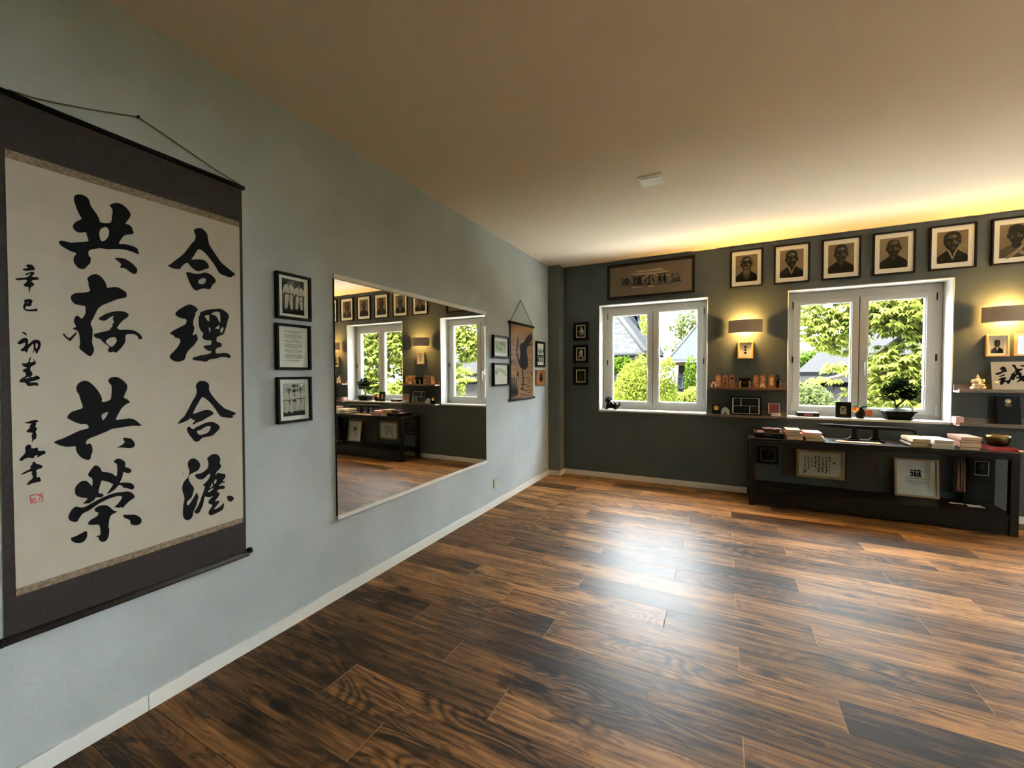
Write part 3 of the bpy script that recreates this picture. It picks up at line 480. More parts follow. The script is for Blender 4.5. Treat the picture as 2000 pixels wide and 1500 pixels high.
YS = L+0.160                        # room side of the sashes
def window(n, W, px=None):
    root = thing('window_%d' % n, None, None, (0, 0, 0), kind='structure')
    x0, x1, z0, z1 = W['x0'], W['x1'], W['z0'], W['z1']; t = 0.007; zs = z0+0.021
    b = MB(); b.box(x0-.001, x0+t, L-.004, L+.172, z0, z1); b.box(x1-t, x1+.001, L-.004, L+.172, z0, z1); b.box(x0+t, x1-t, L-.004, L+.172, z1-t, z1+.001)
    b.build('reveal', 'lining', root, bevel=0.003)
    MB().box(x0+t, x1-t, L-.008, L+.178, z0, zs).build('sill', 'white', root, bevel=0.004)
    if px:
        sx0, sx1 = onY(px['l'], 730, YS).x, onY(px['r'], 730, YS).x; sz1 = onY(*px['t'], YS).z; sz0 = onY(*px['b'], YS).z; mx = onY(px['m'], 730, YS).x
        panes = [(onY(a, 730, YS).x, onY(c, 730, YS).x, onY((a+c)/2, bb, YS).z, onY((a+c)/2, tt, YS).z) for a, c, tt, bb in px['p']]
    else:
        sx0, sx1, sz0, sz1, mx = x0+.065, x1-.065, zs+.05, z1-.085, (x0+x1)/2
        panes = [(sx0+.07, mx-.07, .885, z1-.145), (mx+.07, sx1-.07, .885, z1-.145)]
    MB().ring(x0+t, x1-t, zs, z1-t, sx0+.012, sx1-.012, sz0+.012, sz1-.012, YS+.014, YS+.085).build('outer_frame', 'pvc', root, bevel=0.003)
    for k, (a, c, d, e) in enumerate(panes):
        l, r = (sx0, mx-.003) if k == 0 else (mx+.003, sx1)
        s = MB().ring(l, r, sz0, sz1, a-.008, c+.008, d-.008, e+.008, YS, YS+.06).ring(a-.010, c+.010, d-.010, e+.010, a, c, d, e, YS+.008, YS+.05).build('sash', 'pvc', root, bevel=0.0025)
        MB().box(a-.004, c+.004, YS+.030, YS+.034, d-.004, e+.004).build('pane', 'glass', s)
        if k == W.get('hk', 0):
            hx = mx-.042 if k == 0 else mx+.042; hz = W.get('hz', 1.17)
            hb = MB().box(hx-.014, hx+.014, YS-.010, YS+.002, hz-.03, hz+.035).tube([(hx,YS-.008,hz+.01),(hx,YS-.040,hz+.01)], .008).tube([(hx,YS-.040,hz+.018),(hx,YS-.044,hz-.03),(hx,YS-.040,hz-.11)], [.010,.010,.008])
            hb.build('handle', 'pvc', s, bevel=0.002)
    MB().box(mx-.012, mx+.012, YS+.030, YS+.056, sz0+.004, sz1-.004).build('sash_seal', 'dark', root)
    for sx in ((sx0-.012, sx0-.002), (sx1+.002, sx1+.012)):
        MB().box(sx[0], sx[1], YS-.004, YS+.016, 1.30, 1.36).build('latch_slot', 'dark', root)
        MB().box(sx[0]-.004, sx[1]+.004, YS-.008, YS+.016, sz0-.004, sz0+.085).build('hinge_cover', 'pvc', root, bevel=0.002)
        MB().box(sx[0]+.002, sx[1]-.002, YS+.006, YS+.016, sz1-.075, sz1-.01).build('hinge_cover', 'dark', root)
    return root
WIN[0].update(hk=0, hz=1.22); WIN[1].update(hk=1, hz=1.28)
window(1, WIN[0], dict(l=1187.5, r=1373, t=(1187,612), b=(1372,795), m=1274.5, p=[(1197,1263,616,783.5),(1287,1360,607,785.5)]))
window(2, WIN[1], dict(l=1549, r=1826, t=(1549,588), b=(1820,811), m=1677, p=[(1562.5,1660,593,792.5),(1695.5,1805,584.5,798)]))
window(3, WIN[2])
for n, (a, c) in enumerate(RW):
    o = window(4+n, dict(x0=0.0, x1=c-a, z0=.765, z1=2.25)); o.rotation_euler = (0, 0, -PI/2); o.location = (XR-L, c, 0)

# ---------------------------------------------------------------- framed pictures
RL = PI/2                           # things on the left wall are turned a quarter
def at_left(y, z): return (0.0, y, z)
def at_back(x, z): return (x, L, z)
def frame_thing(name, label, cat, loc, rz, w, h, fw, dep, fm, mw=0.0, mm='mount', group=None, glass=True, layers=None, mats=None, tilt=0.0, iw=None, ih=None):
    """picture: root at its bottom centre on the wall; local x to the right, z up, front towards -y. layers are drawn over the print in units of its size."""
    t = thing(name, label, cat, loc, rz, group); t.rotation_euler.x = tilt
    x0, x1 = -w/2, w/2
    MB().ring(x0, x1, 0, h, x0+fw, x1-fw, fw, h-fw, -dep, -.002).build('frame', fm, t, bevel=min(.003, fw*.2))
    a, c, d, e = x0+fw, x1-fw, fw, h-fw
    yb = -dep*0.40
    if mw:
        pw = iw or (c-a-2*mw); ph = ih or (e-d-2*mw); zc = (d+e)/2
        MB().ring(a, c, d, e, -pw/2, pw/2, zc-ph/2, zc+ph/2, yb-.0015, yb+.0005).build('mount_board', mm, t)
    else: pw, ph, zc = c-a, e-d, (d+e)/2
    b = MB().box(a, c, yb+.0006, -.003, d, e, 0)
    for k, (pts, mi) in enumerate(layers or []):
        b.flat([(p[0]*pw, p[1]*ph+zc) for p in pts], yb+.0003-0.0002*(k+1) if mw else yb+.0004-.0002*(k+1), mi)
    b.build('print', mats or ['paper'], t)
    if glass: MB().box(a, c, yb-.0085, yb-.0070, d, e).build('glass', 'pglass', t)
    return t
def ell(cx, cz, rx, rz, n=22, a0=0, a1=2*PI): return [(cx+rx*math.cos(a0+(a1-a0)*k/n), cz+rz*math.sin(a0+(a1-a0)*k/n)) for k in range(n)]
def rect(x0, x1, z0, z1): return [(x0,z0),(x1,z0),(x1,z1),(x0,z1)]

# ---------------------------------------------------------------- left wall
# large hanging scroll
XS = 0.008
def wl(px, py, x=XS): q = onX(px, py, x); return q.y, q.z
sy, sz = 0.74, 0.425
t = thing('hanging_scroll', 'large white hanging scroll with big black brushed characters and dark brocade border', 'hanging scroll', (0, sy, sz), RL)
def sl(px, py, x=XS): a, c = wl(px, py, x); return (a-sy, c-sz)
TL, TR, BR, BL = sl(-9, 173), sl(472, 366), sl(481, 1083), sl(10, 1256)
b = MB().prism([BL, BR, TR, TL], -.0075, -.0055); b.build('mounting_cloth', 'brocade', t)
p = [sl(9, 290), sl(467, 433), sl(475, 1020), sl(31.5, 1165)]     # paper with its trims
lerp = lambda a, c, k: (a[0]+(c[0]-a[0])*k, a[1]+(c[1]-a[1])*k)
q0, q1 = lerp(p[0], p[3], .019), lerp(p[1], p[2], .019); q3, q2 = lerp(p[0], p[3], .983), lerp(p[1], p[2], .983)
MB().prism([q3, q2, q1, q0], -.0090, -.0074).build('paper', 'paper', t)
MB().prism([q0, q1, p[1], p[0]], -.0093, -.0074).build('trim_band', 'trimcloth', t)
MB().prism([p[3], p[2], q2, q3], -.0093, -.0074).build('trim_band', 'trimcloth', t)
def onwall(me, y): return upright(me, dy=y)
link_mesh('calligraphy', onwall(curve_mesh('calligraphy', ink_loops(INK_SCROLL, sy, sz)), -.0093), 'ink', t)
link_mesh('seal', onwall(curve_mesh('seal', ink_loops(INK_SEAL, sy, sz, 0)), -.0093), 'red', t)
MB().tube([(TL[0]-.012, -.010, TL[1]), (TR[0]+.008, -.010, TR[1]-.002)], .009, seg=12).build('top_rod', 'dark', t)
MB().tube([(BL[0]-.004, -.014, BL[1]+.004), (BR[0]+.004, -.014, BR[1]+.004)], .012, seg=12).build('bottom_roller', 'brocade', t)
for e in (BL[0]-.018, BR[0]+.004):
    MB().tube([(e, -.014, BL[1]+.004), (e+.014, -.014, BL[1]+.004)], [.013, .013], seg=12).build('roller_knob', 'dark', t)
k = sl(270, 228); a = sl(12, 179); c = sl(470, 364)
cord = [(a[0]+.004, -.012, a[1]+.006)]+[(a[0]+(k[0]-a[0])*i/6, -.008, a[1]+(k[1]-a[1])*i/6-.006*math.sin(PI*i/6)) for i in range(1, 6)]+[(k[0], -.006, k[1])]+[(k[0]+(c[0]-k[0])*i/4, -.009, k[1]+(c[1]-k[1])*i/4-.002*math.sin(PI*i/4)) for i in range(1, 4)]+[(c[0]-.004, -.012, c[1]+.004)]
MB().tube(cord, .0022, seg=6).build('hanging_cord', 'cord', t)
MB().tube([(k[0], 0, k[1]), (k[0], -.012, k[1]+.001)], .004, seg=8).build('nail', 'dark', t)

# three black frames beside the scroll
def gi_man(cx, foot, top, wd, W=2, D=1, S=3, lean=0.0):
    h = top-foot; z = lambda k: foot+h*k
    out = [([(cx-wd*.33, z(.48)), (cx-wd*.40, z(.06)), (cx-wd*.14, z(.05)), (cx-wd*.02, z(.38)), (cx+wd*.02, z(.38)), (cx+wd*.13, z(.05)), (cx+wd*.39, z(.06)), (cx+wd*.33, z(.48))], W)]
    for s in (-1, 1):
        out.append(([(cx+s*wd*.26, z(.845)), (cx+s*wd*.42, z(.80)), (cx+s*wd*.56, z(.58)), (cx+s*wd*.40, z(.55)), (cx+s*wd*.28, z(.68))][::s], W))
        out += [(ell(cx+s*wd*.50, z(.535), wd*.085, h*.025), S), (ell(cx+s*wd*.27, z(.03), wd*.13, h*.018), S)]
    out += [([(cx-wd*.30, z(.84)), (cx-wd*.10, z(.87)), (cx+wd*.10, z(.87)), (cx+wd*.30, z(.84)), (cx+wd*.30, z(.56)), (cx+wd*.36, z(.42)), (cx-wd*.36, z(.42)), (cx-wd*.30, z(.56))], W),
            ([(cx-wd*.09, z(.87)), (cx+wd*.09, z(.87)), (cx, z(.76))], S), ([(cx-wd*.11, z(.87)), (cx-wd*.08, z(.87)), (cx+wd*.10, z(.60)), (cx+wd*.07, z(.58))], D),
            (rect(cx-wd*.31, cx+wd*.31, z(.53), z(.565)), D), ([(cx-wd*.05, z(.54)), (cx+wd*.05, z(.54)), (cx+wd*.10, z(.34)), (cx+wd*.04, z(.33))], D),
            (ell(cx+lean, z(.93), wd*.155, h*.066), S), ([(cx+lean-wd*.165, z(.935)), (cx+lean-wd*.15, z(.98)), (cx+lean, z(1.005)), (cx+lean+wd*.15, z(.98)), (cx+lean+wd*.165, z(.935)), (cx+lean+wd*.11, z(.965)), (cx+lean-wd*.11, z(.965))], D)]
    return out
PM = ['photodim', 'photodark', 'gi', 'phototone', 'photolight']
lay = [(rect(-.5, .5, -.5, -.28), 1), (rect(-.5, -.2, .1, .5), 1), (rect(.34, .5, -.1, .5), 1), (rect(-.14, .05, .26, .46), 3)]
lay += gi_man(-.2, -.4, .47, .50)+gi_man(.25, -.38, .41, .46)
G = 'black framed prints in a column beside the scroll'
frame_thing('picture_frame', 'black framed photo of two men in white suits, topmost beside the scroll', 'picture', at_left(1.303, 1.474), RL, .181, .217, .0125, .024, 'black', .024, 'mount', G, layers=lay, mats=PM, iw=.114, ih=.165)
rr = random.Random(3); lay = []
z = .40
for para in (3, 5, 3, 5, 4, 5, 2):
    for i in range(para):
        wd = (.30 if i < para-1 else rr.uniform(.1, .26)) * (.92+.12*rr.random())
        lay.append((rect(-wd, wd, z-.010, z), 1)); z -= .0235
    z -= .022
frame_thing('picture_frame', 'black framed printed document with grey text lines, middle frame beside the scroll', 'picture', at_left(1.298, 1.234), RL, .180, .218, .0125, .024, 'black', 0, 'mount', G, layers=lay, mats=['mount', 'textgrey'])
lay = [(rect(-.5, .5, -.5, -.36), 1)]
for cz in (.42, .27, .12, -.02): lay += [(rect(-.07, .07, cz-.045, cz+.045), 1), (rect(-.11, .11, cz-.006, cz+.012), 1), (rect(.12, .17, cz-.03, cz+.04), 1)]
lay += gi_man(-.25, -.43, .34, .48)+gi_man(.25, -.38, .36, .48)
frame_thing('picture_frame', 'black framed pale photo of two people in white suits, lowest beside the scroll', 'picture', at_left(1.298, .981), RL, .179, .220, .0125, .024, 'black', .024, 'mount', G, layers=lay, mats=['photolight', 'photodark', 'gi', 'phototone'], iw=.114, ih=.156)

# mirror
my0, my1, mz0, mz1 = 1.538, 3.110, .427, 1.745
t = thing('wall_mirror', 'large wide wall mirror with white rails along top and bottom', 'mirror', (0, (my0+my1)/2, mz0), RL)
hw = (my1-my0)/2; mh = mz1-mz0
MB().box(-hw+.003, hw-.003, -.0085, -.0075, .014, mh-.014).build('mirror_glass', 'mirror', t)
MB().box(-hw, hw, -.0075, -.001, .008, mh-.008).ring(-hw, hw, .008, mh-.008, -hw+.003, hw-.003, .012, mh-.012, -.009, -.0074).build('backing', 'dark', t)
for z0, z1, nm in ((0, .021, 'bottom_rail'), (mh-.026, mh, 'top_rail')):
    MB().box(-hw-.002, hw+.002, -.0165, -.001, z0, z1).build(nm, 'alu', t, bevel=.0015)

# two framed pictures right of the mirror, window reflections painted into the prints
G = 'glazed black frames stacked beside the mirror'
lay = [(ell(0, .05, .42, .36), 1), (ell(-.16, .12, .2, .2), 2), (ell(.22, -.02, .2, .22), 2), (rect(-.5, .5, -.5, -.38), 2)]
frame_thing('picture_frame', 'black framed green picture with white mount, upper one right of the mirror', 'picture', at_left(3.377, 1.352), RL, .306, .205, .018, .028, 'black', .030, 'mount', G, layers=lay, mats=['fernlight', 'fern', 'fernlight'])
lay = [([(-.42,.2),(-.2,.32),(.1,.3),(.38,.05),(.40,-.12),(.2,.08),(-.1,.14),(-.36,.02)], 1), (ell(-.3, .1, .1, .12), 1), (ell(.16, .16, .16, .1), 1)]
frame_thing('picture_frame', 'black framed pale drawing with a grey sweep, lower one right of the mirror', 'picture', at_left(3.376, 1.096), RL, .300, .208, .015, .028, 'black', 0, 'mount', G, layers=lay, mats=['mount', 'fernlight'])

# bamboo scroll with a crane
def bl_(px, py): q = onX(px, py, .012); return q.y, q.z
by, bz = onX(1018, 700, .012).y, .935
t = thing('hanging_bamboo_scroll', 'narrow bamboo slat scroll painted with a dark crane, hanging right of the mirror', 'hanging scroll', (0, by, bz), RL)
def bs(px, py): a, c = bl_(px, py); return (a-by, c-bz)
x0, x1, z0, z1 = bs(997, 700)[0], bs(1041, 700)[0], .02, bs(1018, 633)[1]-.012
MB().box(x0, x1, -.012, -.009, z0, z1).build('slat_panel', 'bamboo', t)
MB().box(x0-.004, x0+.010, -.0135, -.008, z0, z1).build('edge_binding', 'dark', t)
MB().tube([(x0-.03, -.012, z1+.008), (x1+.02, -.012, z1+.008)], .012, seg=10).build('top_rod', 'dark', t)
MB().tube([(x0-.03, -.012, z0-.006), (x1+.03, -.012, z0-.006)], .013, seg=10).build('bottom_rod', 'boardwood', t)
kk = bs(1018, 587)
MB().tube([(x0-.005, -.012, z1+.014), (kk[0]-.003, -.006, kk[1]), (kk[0]+.003, -.006, kk[1]), (x1-.005, -.012, z1+.014)], .0035, seg=6).build('hanging_cord', 'cord', t)
cr = [[(600,600),(625,560),(655,540),(656,565),(630,590)],[(600,640),(630,610),(656,600),(656,620),(625,640)],[(560,590),(580,545),(610,510),(650,480),(656,560),(630,600),(600,640),(590,700),(605,780),(610,850),(600,890),(575,915),(545,910),(515,860),(505,800),(518,740),(515,680),(505,640),(520,605),(545,595)],
      [(490,515),(497,515),(495,600),(484,660),(480,700),(490,750),(505,800),(520,850),(533,890),(523,897),(500,840),(483,780),(470,720),(467,670),(480,600)],
      [(533,905),(548,905),(553,960),(560,1040),(550,1130),(536,1135),(544,1050),(540,970)], [(505,1138),(540,1122),(575,1138),(540,1150)],
      [(490,918),(500,960),(496,1005),(480,990),(478,945)], [(414,800),(424,800),(420,860),(414,860)], [(645,940),(658,935),(655,990),(645,985)]]
for gx, g0, g1 in ((420,990,1240),(432,1040,1235),(445,960,1240),(458,1060,1230),(470,1010,1220),(484,1090,1215),(410,1040,1235)): cr.append([(gx-2,g0),(gx+2,g0),(gx+9,g1),(gx-8,g1)])
for a, c, zz in ((560,640,1010),(600,655,1035),(500,620,1085),(560,655,1110),(520,640,1160),(580,655,1185),(510,600,1205),(590,655,1070)): cr.append([(a,zz),((a+c)/2,zz-9),(c,zz-5),((a+c)/2,zz+3)])
g = MB()
for k, lp in enumerate(cr): g.flat(smooth_loop([bs(930+u/6, 570+v/6) for u, v in lp], 1), -.0123-.00003*k)
g.build('crane_painting', 'ink', t)

# small things left of the corner
lay = [(rect(-.5, .5, .1, .26), 1), (ell(0, .16, .46, .13), 2), (rect(-.3, .3, .13, .16), 1), (rect(-.26, .26, .05, .08), 1), (rect(-.46, .46, -.08, -.02), 3), (rect(-.4, .4, -.16, -.10), 1), (rect(-.42, -.2, -.36, -.18), 1), (rect(-.08, .06, -.36, -.2), 1), (rect(.14, .2, -.36, -.18), 1), (rect(.28, .36, -.36, -.2), 1)]
frame_thing('picture_frame', 'narrow black frame with white print right of the bamboo scroll', 'picture', at_left(4.312, 1.277), RL, .245, .288, .024, .022, 'black', 0, 'mount', layers=lay, mats=['mount', 'dark', 'photolight', 'photodark'])
t = thing('wall_plaque', 'small brown wooden plaque with a dark drop mark hanging under the narrow black frame', 'plaque', at_left(4.311, 1.073), RL)
MB().box(-.122, .122, -.018, -.001, 0, .172).build('board', 'amber', t, bevel=.003)
MB().prism(smooth_loop([(-.03,.04),(.03,.04),(.05,.075),(.02,.12),(0,.155),(-.02,.12),(-.05,.075)], 2), -.0195, -.0175).build('emblem', 'dark', t)
t = thing('wall_socket', 'white wall socket low on the left wall beyond the mirror', 'socket', (0, 3.283, .168), RL)
MB().box(-.0405, .0405, -.010, -.001, 0, .081).build('cover_plate', 'pvc', t, bevel=.003)
s = MB(); n = 20
s.add([(r*math.cos(2*PI*k/n), y, .0405+r*math.sin(2*PI*k/n)) for r, y in ((.0215,-.0102),(.0195,-.0102),(.0185,-.003)) for k in range(n)], [(j*n+k, j*n+(k+1)%n, (j+1)*n+(k+1)%n, (j+1)*n+k) for j in range(2) for k in range(n)]+[tuple(range(2*n, 3*n))])
s.build('socket_well', 'mount', t)
for sx in (-.0095, .0095): MB().tube([(sx, -.0035, .0405), (sx, -.0029, .0405)], .0026, seg=8).build('contact_hole', 'dark', t)

# ---------------------------------------------------------------- ceiling plate
c = [onZ(px, py, H) for px, py in ((1245,346),(1294,336),(1296,354),(1254,364))]
cx = sum(q.x for q in c)/4; cyy = sum(q.y for q in c)/4
t = thing('ceiling_cover_plate', 'small white square cover plate on the ceiling', 'cover plate', (cx, cyy, H))
MB().box(-.072, .072, -.072, .072, -.012, 0).build('plate', 'white', t, bevel=.002)
MB().box(-.058, .058, -.058, .058, -.018, -.010).build('raised_centre', 'white', t, bevel=.002)

# ---------------------------------------------------------------- window wall: frames, sign, portraits, lamps
G = 'small black frames in the corner'
SMP = ['dark', 'gi', 'photogrey']
smal = [('showing a white clad bowing figure, uppermost of the corner column', [([(-.05,.42),(.12,.38),(.4,.05),(.34,-.3),(.22,-.44),(.1,-.1),(-.3,.02),(-.4,-.06),(-.1,.12)],1),(ell(-.05,-.25,.18,.16),2)], 1.591, .212),
        ('showing a white figure in low stance, middle of the corner column', [([(-.1,.38),(.25,.36),(.28,.1),(.15,0),(.4,-.42),(.25,-.42),(0,-.12),(-.22,-.42),(-.36,-.42),(-.15,0),(-.28,.1)],1)], 1.325, .214),
        ('with an almost black picture, lowest of the corner column', [(rect(-.14,-.08,-.45,.35),2),(rect(.2,.24,-.4,.3),2)], 1.066, .213)]
for desc, lay, zb, hh in smal:
    frame_thing('picture_frame', 'small black frame '+desc, 'picture', at_back(.355, zb), 0, .178, hh, .030, .022, 'black', .014, 'cream', G, layers=lay, mats=SMP)

# carved sign above the left window
t = thing('wall_sign', 'dark framed carved sign with five characters above the left window', 'sign', at_back(1.126, 2.038), 0)
hw, hh = .456, .385
MB().ring(-hw, hw, 0, hh, -hw+.026, hw-.026, .026, hh-.026, -.032, -.002).build('frame', 'table', t, bevel=.004)
MB().box(-hw+.024, hw-.024, -.014, -.003, .024, hh-.024).build('panel', mat('brown_sign_panel', (0.085, .054, .021), .5, var=.18, scale=5), t)
def sg(u, v): q = onY(1180+u*.095, 490+v*.095, L-.015); return (q.x-1.126, q.z-2.038)
gate = [[(640,432),(720,400),(800,395),(900,385),(1050,370),(1160,340),(1215,378),(1220,400),(900,425),(700,450)], [(545,480),(700,465),(950,440),(1200,415),(1335,400),(1320,425),(1250,440),(1000,470),(700,500),(570,500)],
        [(760,560),(800,550),(850,505),(900,475),(960,455),(1040,462),(1090,490),(1130,520),(1360,480),(1360,500),(1120,545),(1060,490),(960,475),(900,500),(860,545),(800,580)], [(900,720),(960,712),(1025,712),(1045,735),(890,748)], [(560,740),(700,735),(820,745),(700,760),(580,765)]]
g = MB()
for lp in gate: g.prism(smooth_loop([sg(*q) for q in lp], 1), -.020, -.013)
g.build('gate_relief', mat('pale_gate_relief', (.24, .165, .075), .5), t)
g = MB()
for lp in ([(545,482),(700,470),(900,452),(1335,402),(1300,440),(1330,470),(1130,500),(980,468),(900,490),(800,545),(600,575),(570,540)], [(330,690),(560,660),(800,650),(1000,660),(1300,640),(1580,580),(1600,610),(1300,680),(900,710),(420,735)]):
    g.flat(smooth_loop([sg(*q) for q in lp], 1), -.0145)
g.build('dark_relief', mat('shadowy_relief_stain', (.045, .027, .011), .6), t)  # flat dark brown patches behind the gate and characters
for ch, u, v, s in (('沖',430,645,170), ('縄',690,620,175), ('小',930,600,190), ('林',1195,570,190), ('流',1475,545,185)):
    c = sg(u, v); s2 = (sg(u, v-s/2)[1]-sg(u, v+s/2)[1])
    o = link_mesh('character', glyph_mesh(ch, s2, c[0], c[1], -.0212, bold=.015, wscale=1.05), 'ink', t)

# six portraits in a row
def head(hair):
    """charcoal bust: 0 paper, 1 black, 2 dark tone, 3 light tone, 5 middle tone"""
    B = [([(-.40,-.30),(-.37,-.18),(-.22,-.10),(-.11,-.03),(.11,-.03),(.22,-.10),(.37,-.18),(.40,-.30),(.24,-.37),(0,-.40),(-.24,-.37)], 1),
         ([(-.11,-.09),(-.09,.06),(.09,.06),(.11,-.09),(.02,-.15),(-.02,-.15)], 2),
         ([(-.175,.20),(-.18,.13),(-.15,.03),(-.09,-.035),(0,-.06),(.09,-.035),(.15,.03),(.18,.13),(.175,.20),(.15,.30),(.08,.355),(-.08,.355),(-.15,.30)], 2), (ell(-.19, .13, .025, .05), 2), (ell(.19, .13, .025, .05), 2)]
    F_ = [([(-.11,.22),(.12,.22),(.135,.27),(.07,.315),(-.06,.315),(-.12,.27)], 5), (ell(.045,.27,.05,.018), 3), ([(.03,.20),(.055,.20),(.075,.10),(.06,.085),(.0,.085),(.015,.12)], 5), ([(.045,.19),(.055,.19),(.066,.11),(.05,.105)], 3),
          (ell(.105,.115,.04,.035), 5), (ell(-.09,.115,.04,.03), 5), (ell(.11,.12,.018,.014), 3), (ell(-.075,.175,.05,.016),1), (ell(.10,.175,.05,.016),1), (ell(-.08,.198,.06,.009),1), (ell(.105,.198,.06,.009),1), (ell(.02,.035,.065,.012),1), (ell(.025,.012,.045,.010),5), (ell(.02,-.02,.035,.012),5)]
    V = lambda k: [([(-.125,-.045),(-.085,-.035),(.03,-.24),(.0,-.275)],k), ([(.125,-.045),(.085,-.035),(-.01,-.22),(.0,-.275)],k)]
    CAP = lambda z: ([(-.19,.16),(-.185,.29),(-.10,.375),(.10,.375),(.185,.29),(.19,.16),(.155,z),(.08,z+.05),(-.08,z+.05),(-.155,z)], 1)
    if hair == 'bearded': L_ = B+F_+[([(-.13,.06),(-.04,.062),(.05,.062),(.15,.06),(.16,-.08),(.09,-.25),(.01,-.31),(-.07,-.25),(-.14,-.08)],5), ([(-.10,.05),(-.03,.058),(.06,.058),(.12,.05),(.05,.035),(.02,.045),(-.02,.035)],3), ([(-.05,-.02),(-.02,-.22),(.01,-.02)],3), ([(.05,-.03),(.05,-.2),(.09,-.04)],3), (ell(.02,.03,.05,.010),1), (ell(-.19,.20,.03,.06),5), (ell(.195,.20,.03,.06),5)]
    elif hair == 'topknot': L_ = [(ell(0,.395,.045,.042),1)]+B+[CAP(.27)]+F_+V(3)
    elif hair == 'short': L_ = B+[CAP(.25)]+F_+[([(-.07,-.06),(.07,-.06),(.01,-.19)],5)]
    elif hair == 'bald': L_ = B+[(ell(.03,.325,.09,.022),5)]+F_+[([(-.05,-.07),(.05,-.07),(.02,-.14),(-.02,-.14)],5)]
    elif hair == 'parted': L_ = B+[([(-.215,.06),(-.225,.27),(-.12,.38),(.10,.385),(.215,.29),(.205,.12),(.17,.24),(.06,.30),(-.10,.24),(-.15,.12)],1), (ell(-.11,.12,.07,.13),1)]+F_+V(3)
    else: L_ = [([(-.48,-.40),(-.44,-.2),(-.22,-.09),(-.1,-.05),(.1,-.05),(.22,-.09),(.44,-.2),(.48,-.40)],5)]+B[1:]+[CAP(.29), ([(-.10,.20),(.13,.20),(.14,.26),(.06,.30),(-.08,.28)],1)]+F_[2:8]+[([(-.26,-.34),(-.02,-.2),(.15,-.06),(.20,-.09),(.04,-.25),(-.18,-.38)],3), ([(.3,-.3),(.12,-.2),(.05,-.25),(.24,-.36)],3)]
    L_ = [([(max(-.5, min(.5, x*1.32)), z*1.36-.035) for x, z in (smooth_loop(p_, 1) if len(p_) > 5 else p_)], m_) for p_, m_ in L_]
    L_.append((rect(-.08, .10, -.488, -.477), 1))
    return L_
G = 'framed charcoal portraits in a row under the ceiling'
pts = [('an old bald man with a long pale beard', 'bearded', 1.906, 2.185), ('a man with a topknot and white crossed collar', 'topknot', 2.276, 2.558), ('a man with short dark hair and dark jacket', 'short', 2.649, 2.931), ('a bald man in a dark high-necked robe', 'bald', 3.012, 3.295), ('a man with parted hair and pale open collar', 'parted', 3.380, 3.666), ('a close-cropped head, cut by the photo edge', 'cropped', 3.747, 4.030)]
for desc, hair, x0, x1 in pts:
    frame_thing('portrait_frame', 'black framed charcoal portrait of '+desc, 'portrait', at_back((x0+x1)/2, 2.050), 0, x1-x0, .368, .0135, .026, 'black', .03, 'mount', G, glass=True, layers=head(hair), mats=['sand', 'char', 'char2', 'char3', 'gi', 'char4'], iw=.188, ih=.260)

# two wall lamps with bowed shades
def make_lamp(name, label, x, z):
    t = thing(name, label, 'wall lamp', (x, L, z), 0, 'bowed metal wall lamps')
    n = 20; v = []; hw, dp, hh = .149, .082, .0615
    for k in range(n+1):
        a = -hw+2*hw*k/n; y = -(.012+dp*(1-(a/hw)**2)**.8)
        for y2, z2 in ((y, -hh), (y, hh), (y+.0025, hh), (y+.0025, -hh)): v.append((a, y2, z2))
    f = []
    for k in range(n):
        for j in range(4): f.append((k*4+j, (k+1)*4+j, (k+1)*4+(j+1)%4, k*4+(j+1)%4))
    f += [(0,1,2,3), (n*4+3, n*4+2, n*4+1, n*4)]
    MB().add([tuple(q) for q in v], f, 0, False).build('shade', 'shade', t)
    MB().box(-.045, .045, -.016, 0, -.03, .03).build('wall_mount', 'pvc', t, bevel=.003)
    MB().tube([(-.030, -.042, 0), (.030, -.042, 0)], .010, seg=12).tube([(0,-.016,0),(0,-.042,0)], .006).build('lamp_tube', 'bulb', t)
    return t
make_lamp('wall_sconce', 'bowed taupe metal wall lamp glowing warm between the two windows', 2.041, 1.662)
make_lamp('wall_sconce', 'bowed taupe metal wall lamp glowing warm right of the bonsai window', 3.852, 1.659)

# small light wood frames under the lamps
def box_frame(label, x0, x1, z0, z1, fm, layers, mats, glyphs=None):
    w, h = x1-x0, z1-z0
    t = frame_thing('picture_frame', label, 'picture', at_back((x0+x1)/2, z0), 0, w, h, .015, .020, fm, .012, 'mount', 'small light wood frames under the lamps', layers=layers, mats=mats)
    return t
t = box_frame('small light wood frame with three stacked dark characters under the lamp between the windows', 1.976, 2.112, 1.344, 1.516, 'lightwood', [(rect(-.5,.5,-.5,.5),0),(ell(0,.25,.10,.10,9),1),(rect(-.16,.16,.17,.20),1),(ell(0,.0,.12,.09,7),1),(rect(-.03,.03,-.1,.1),1),(ell(0,-.24,.14,.1,8),1),(rect(-.18,.18,-.27,-.24),1)], ['mount', 'char'])
man = [([(-.42,-.5),(-.40,-.28),(-.2,-.14),(.0,-.1),(.22,-.14),(.42,-.26),(.44,-.5)],1), (ell(.02,.10,.20,.22),2), ([(-.2,.1),(-.2,.30),(0,.37),(.2,.30),(.22,.1),(.15,.24),(-.12,.24)],1), (ell(-.08,.08,.09,.16),1), ([(-.05,-.12),(.1,-.12),(.02,-.34)],3)]
box_frame('small light wood frame with photo of a dark-suited man under the right lamp', 3.730, 3.866, 1.325, 1.504, 'lightwood', man, ['cream','char','char4','gi'])
box_frame('small light wood frame cut by the photo edge under the right lamp', 3.894, 4.03, 1.328, 1.504, 'lightwood', [(rect(-.4,.4,-.45,.45),1)]+[(ell(0,.1,.2,.2),2)], ['cream','char','char4'])

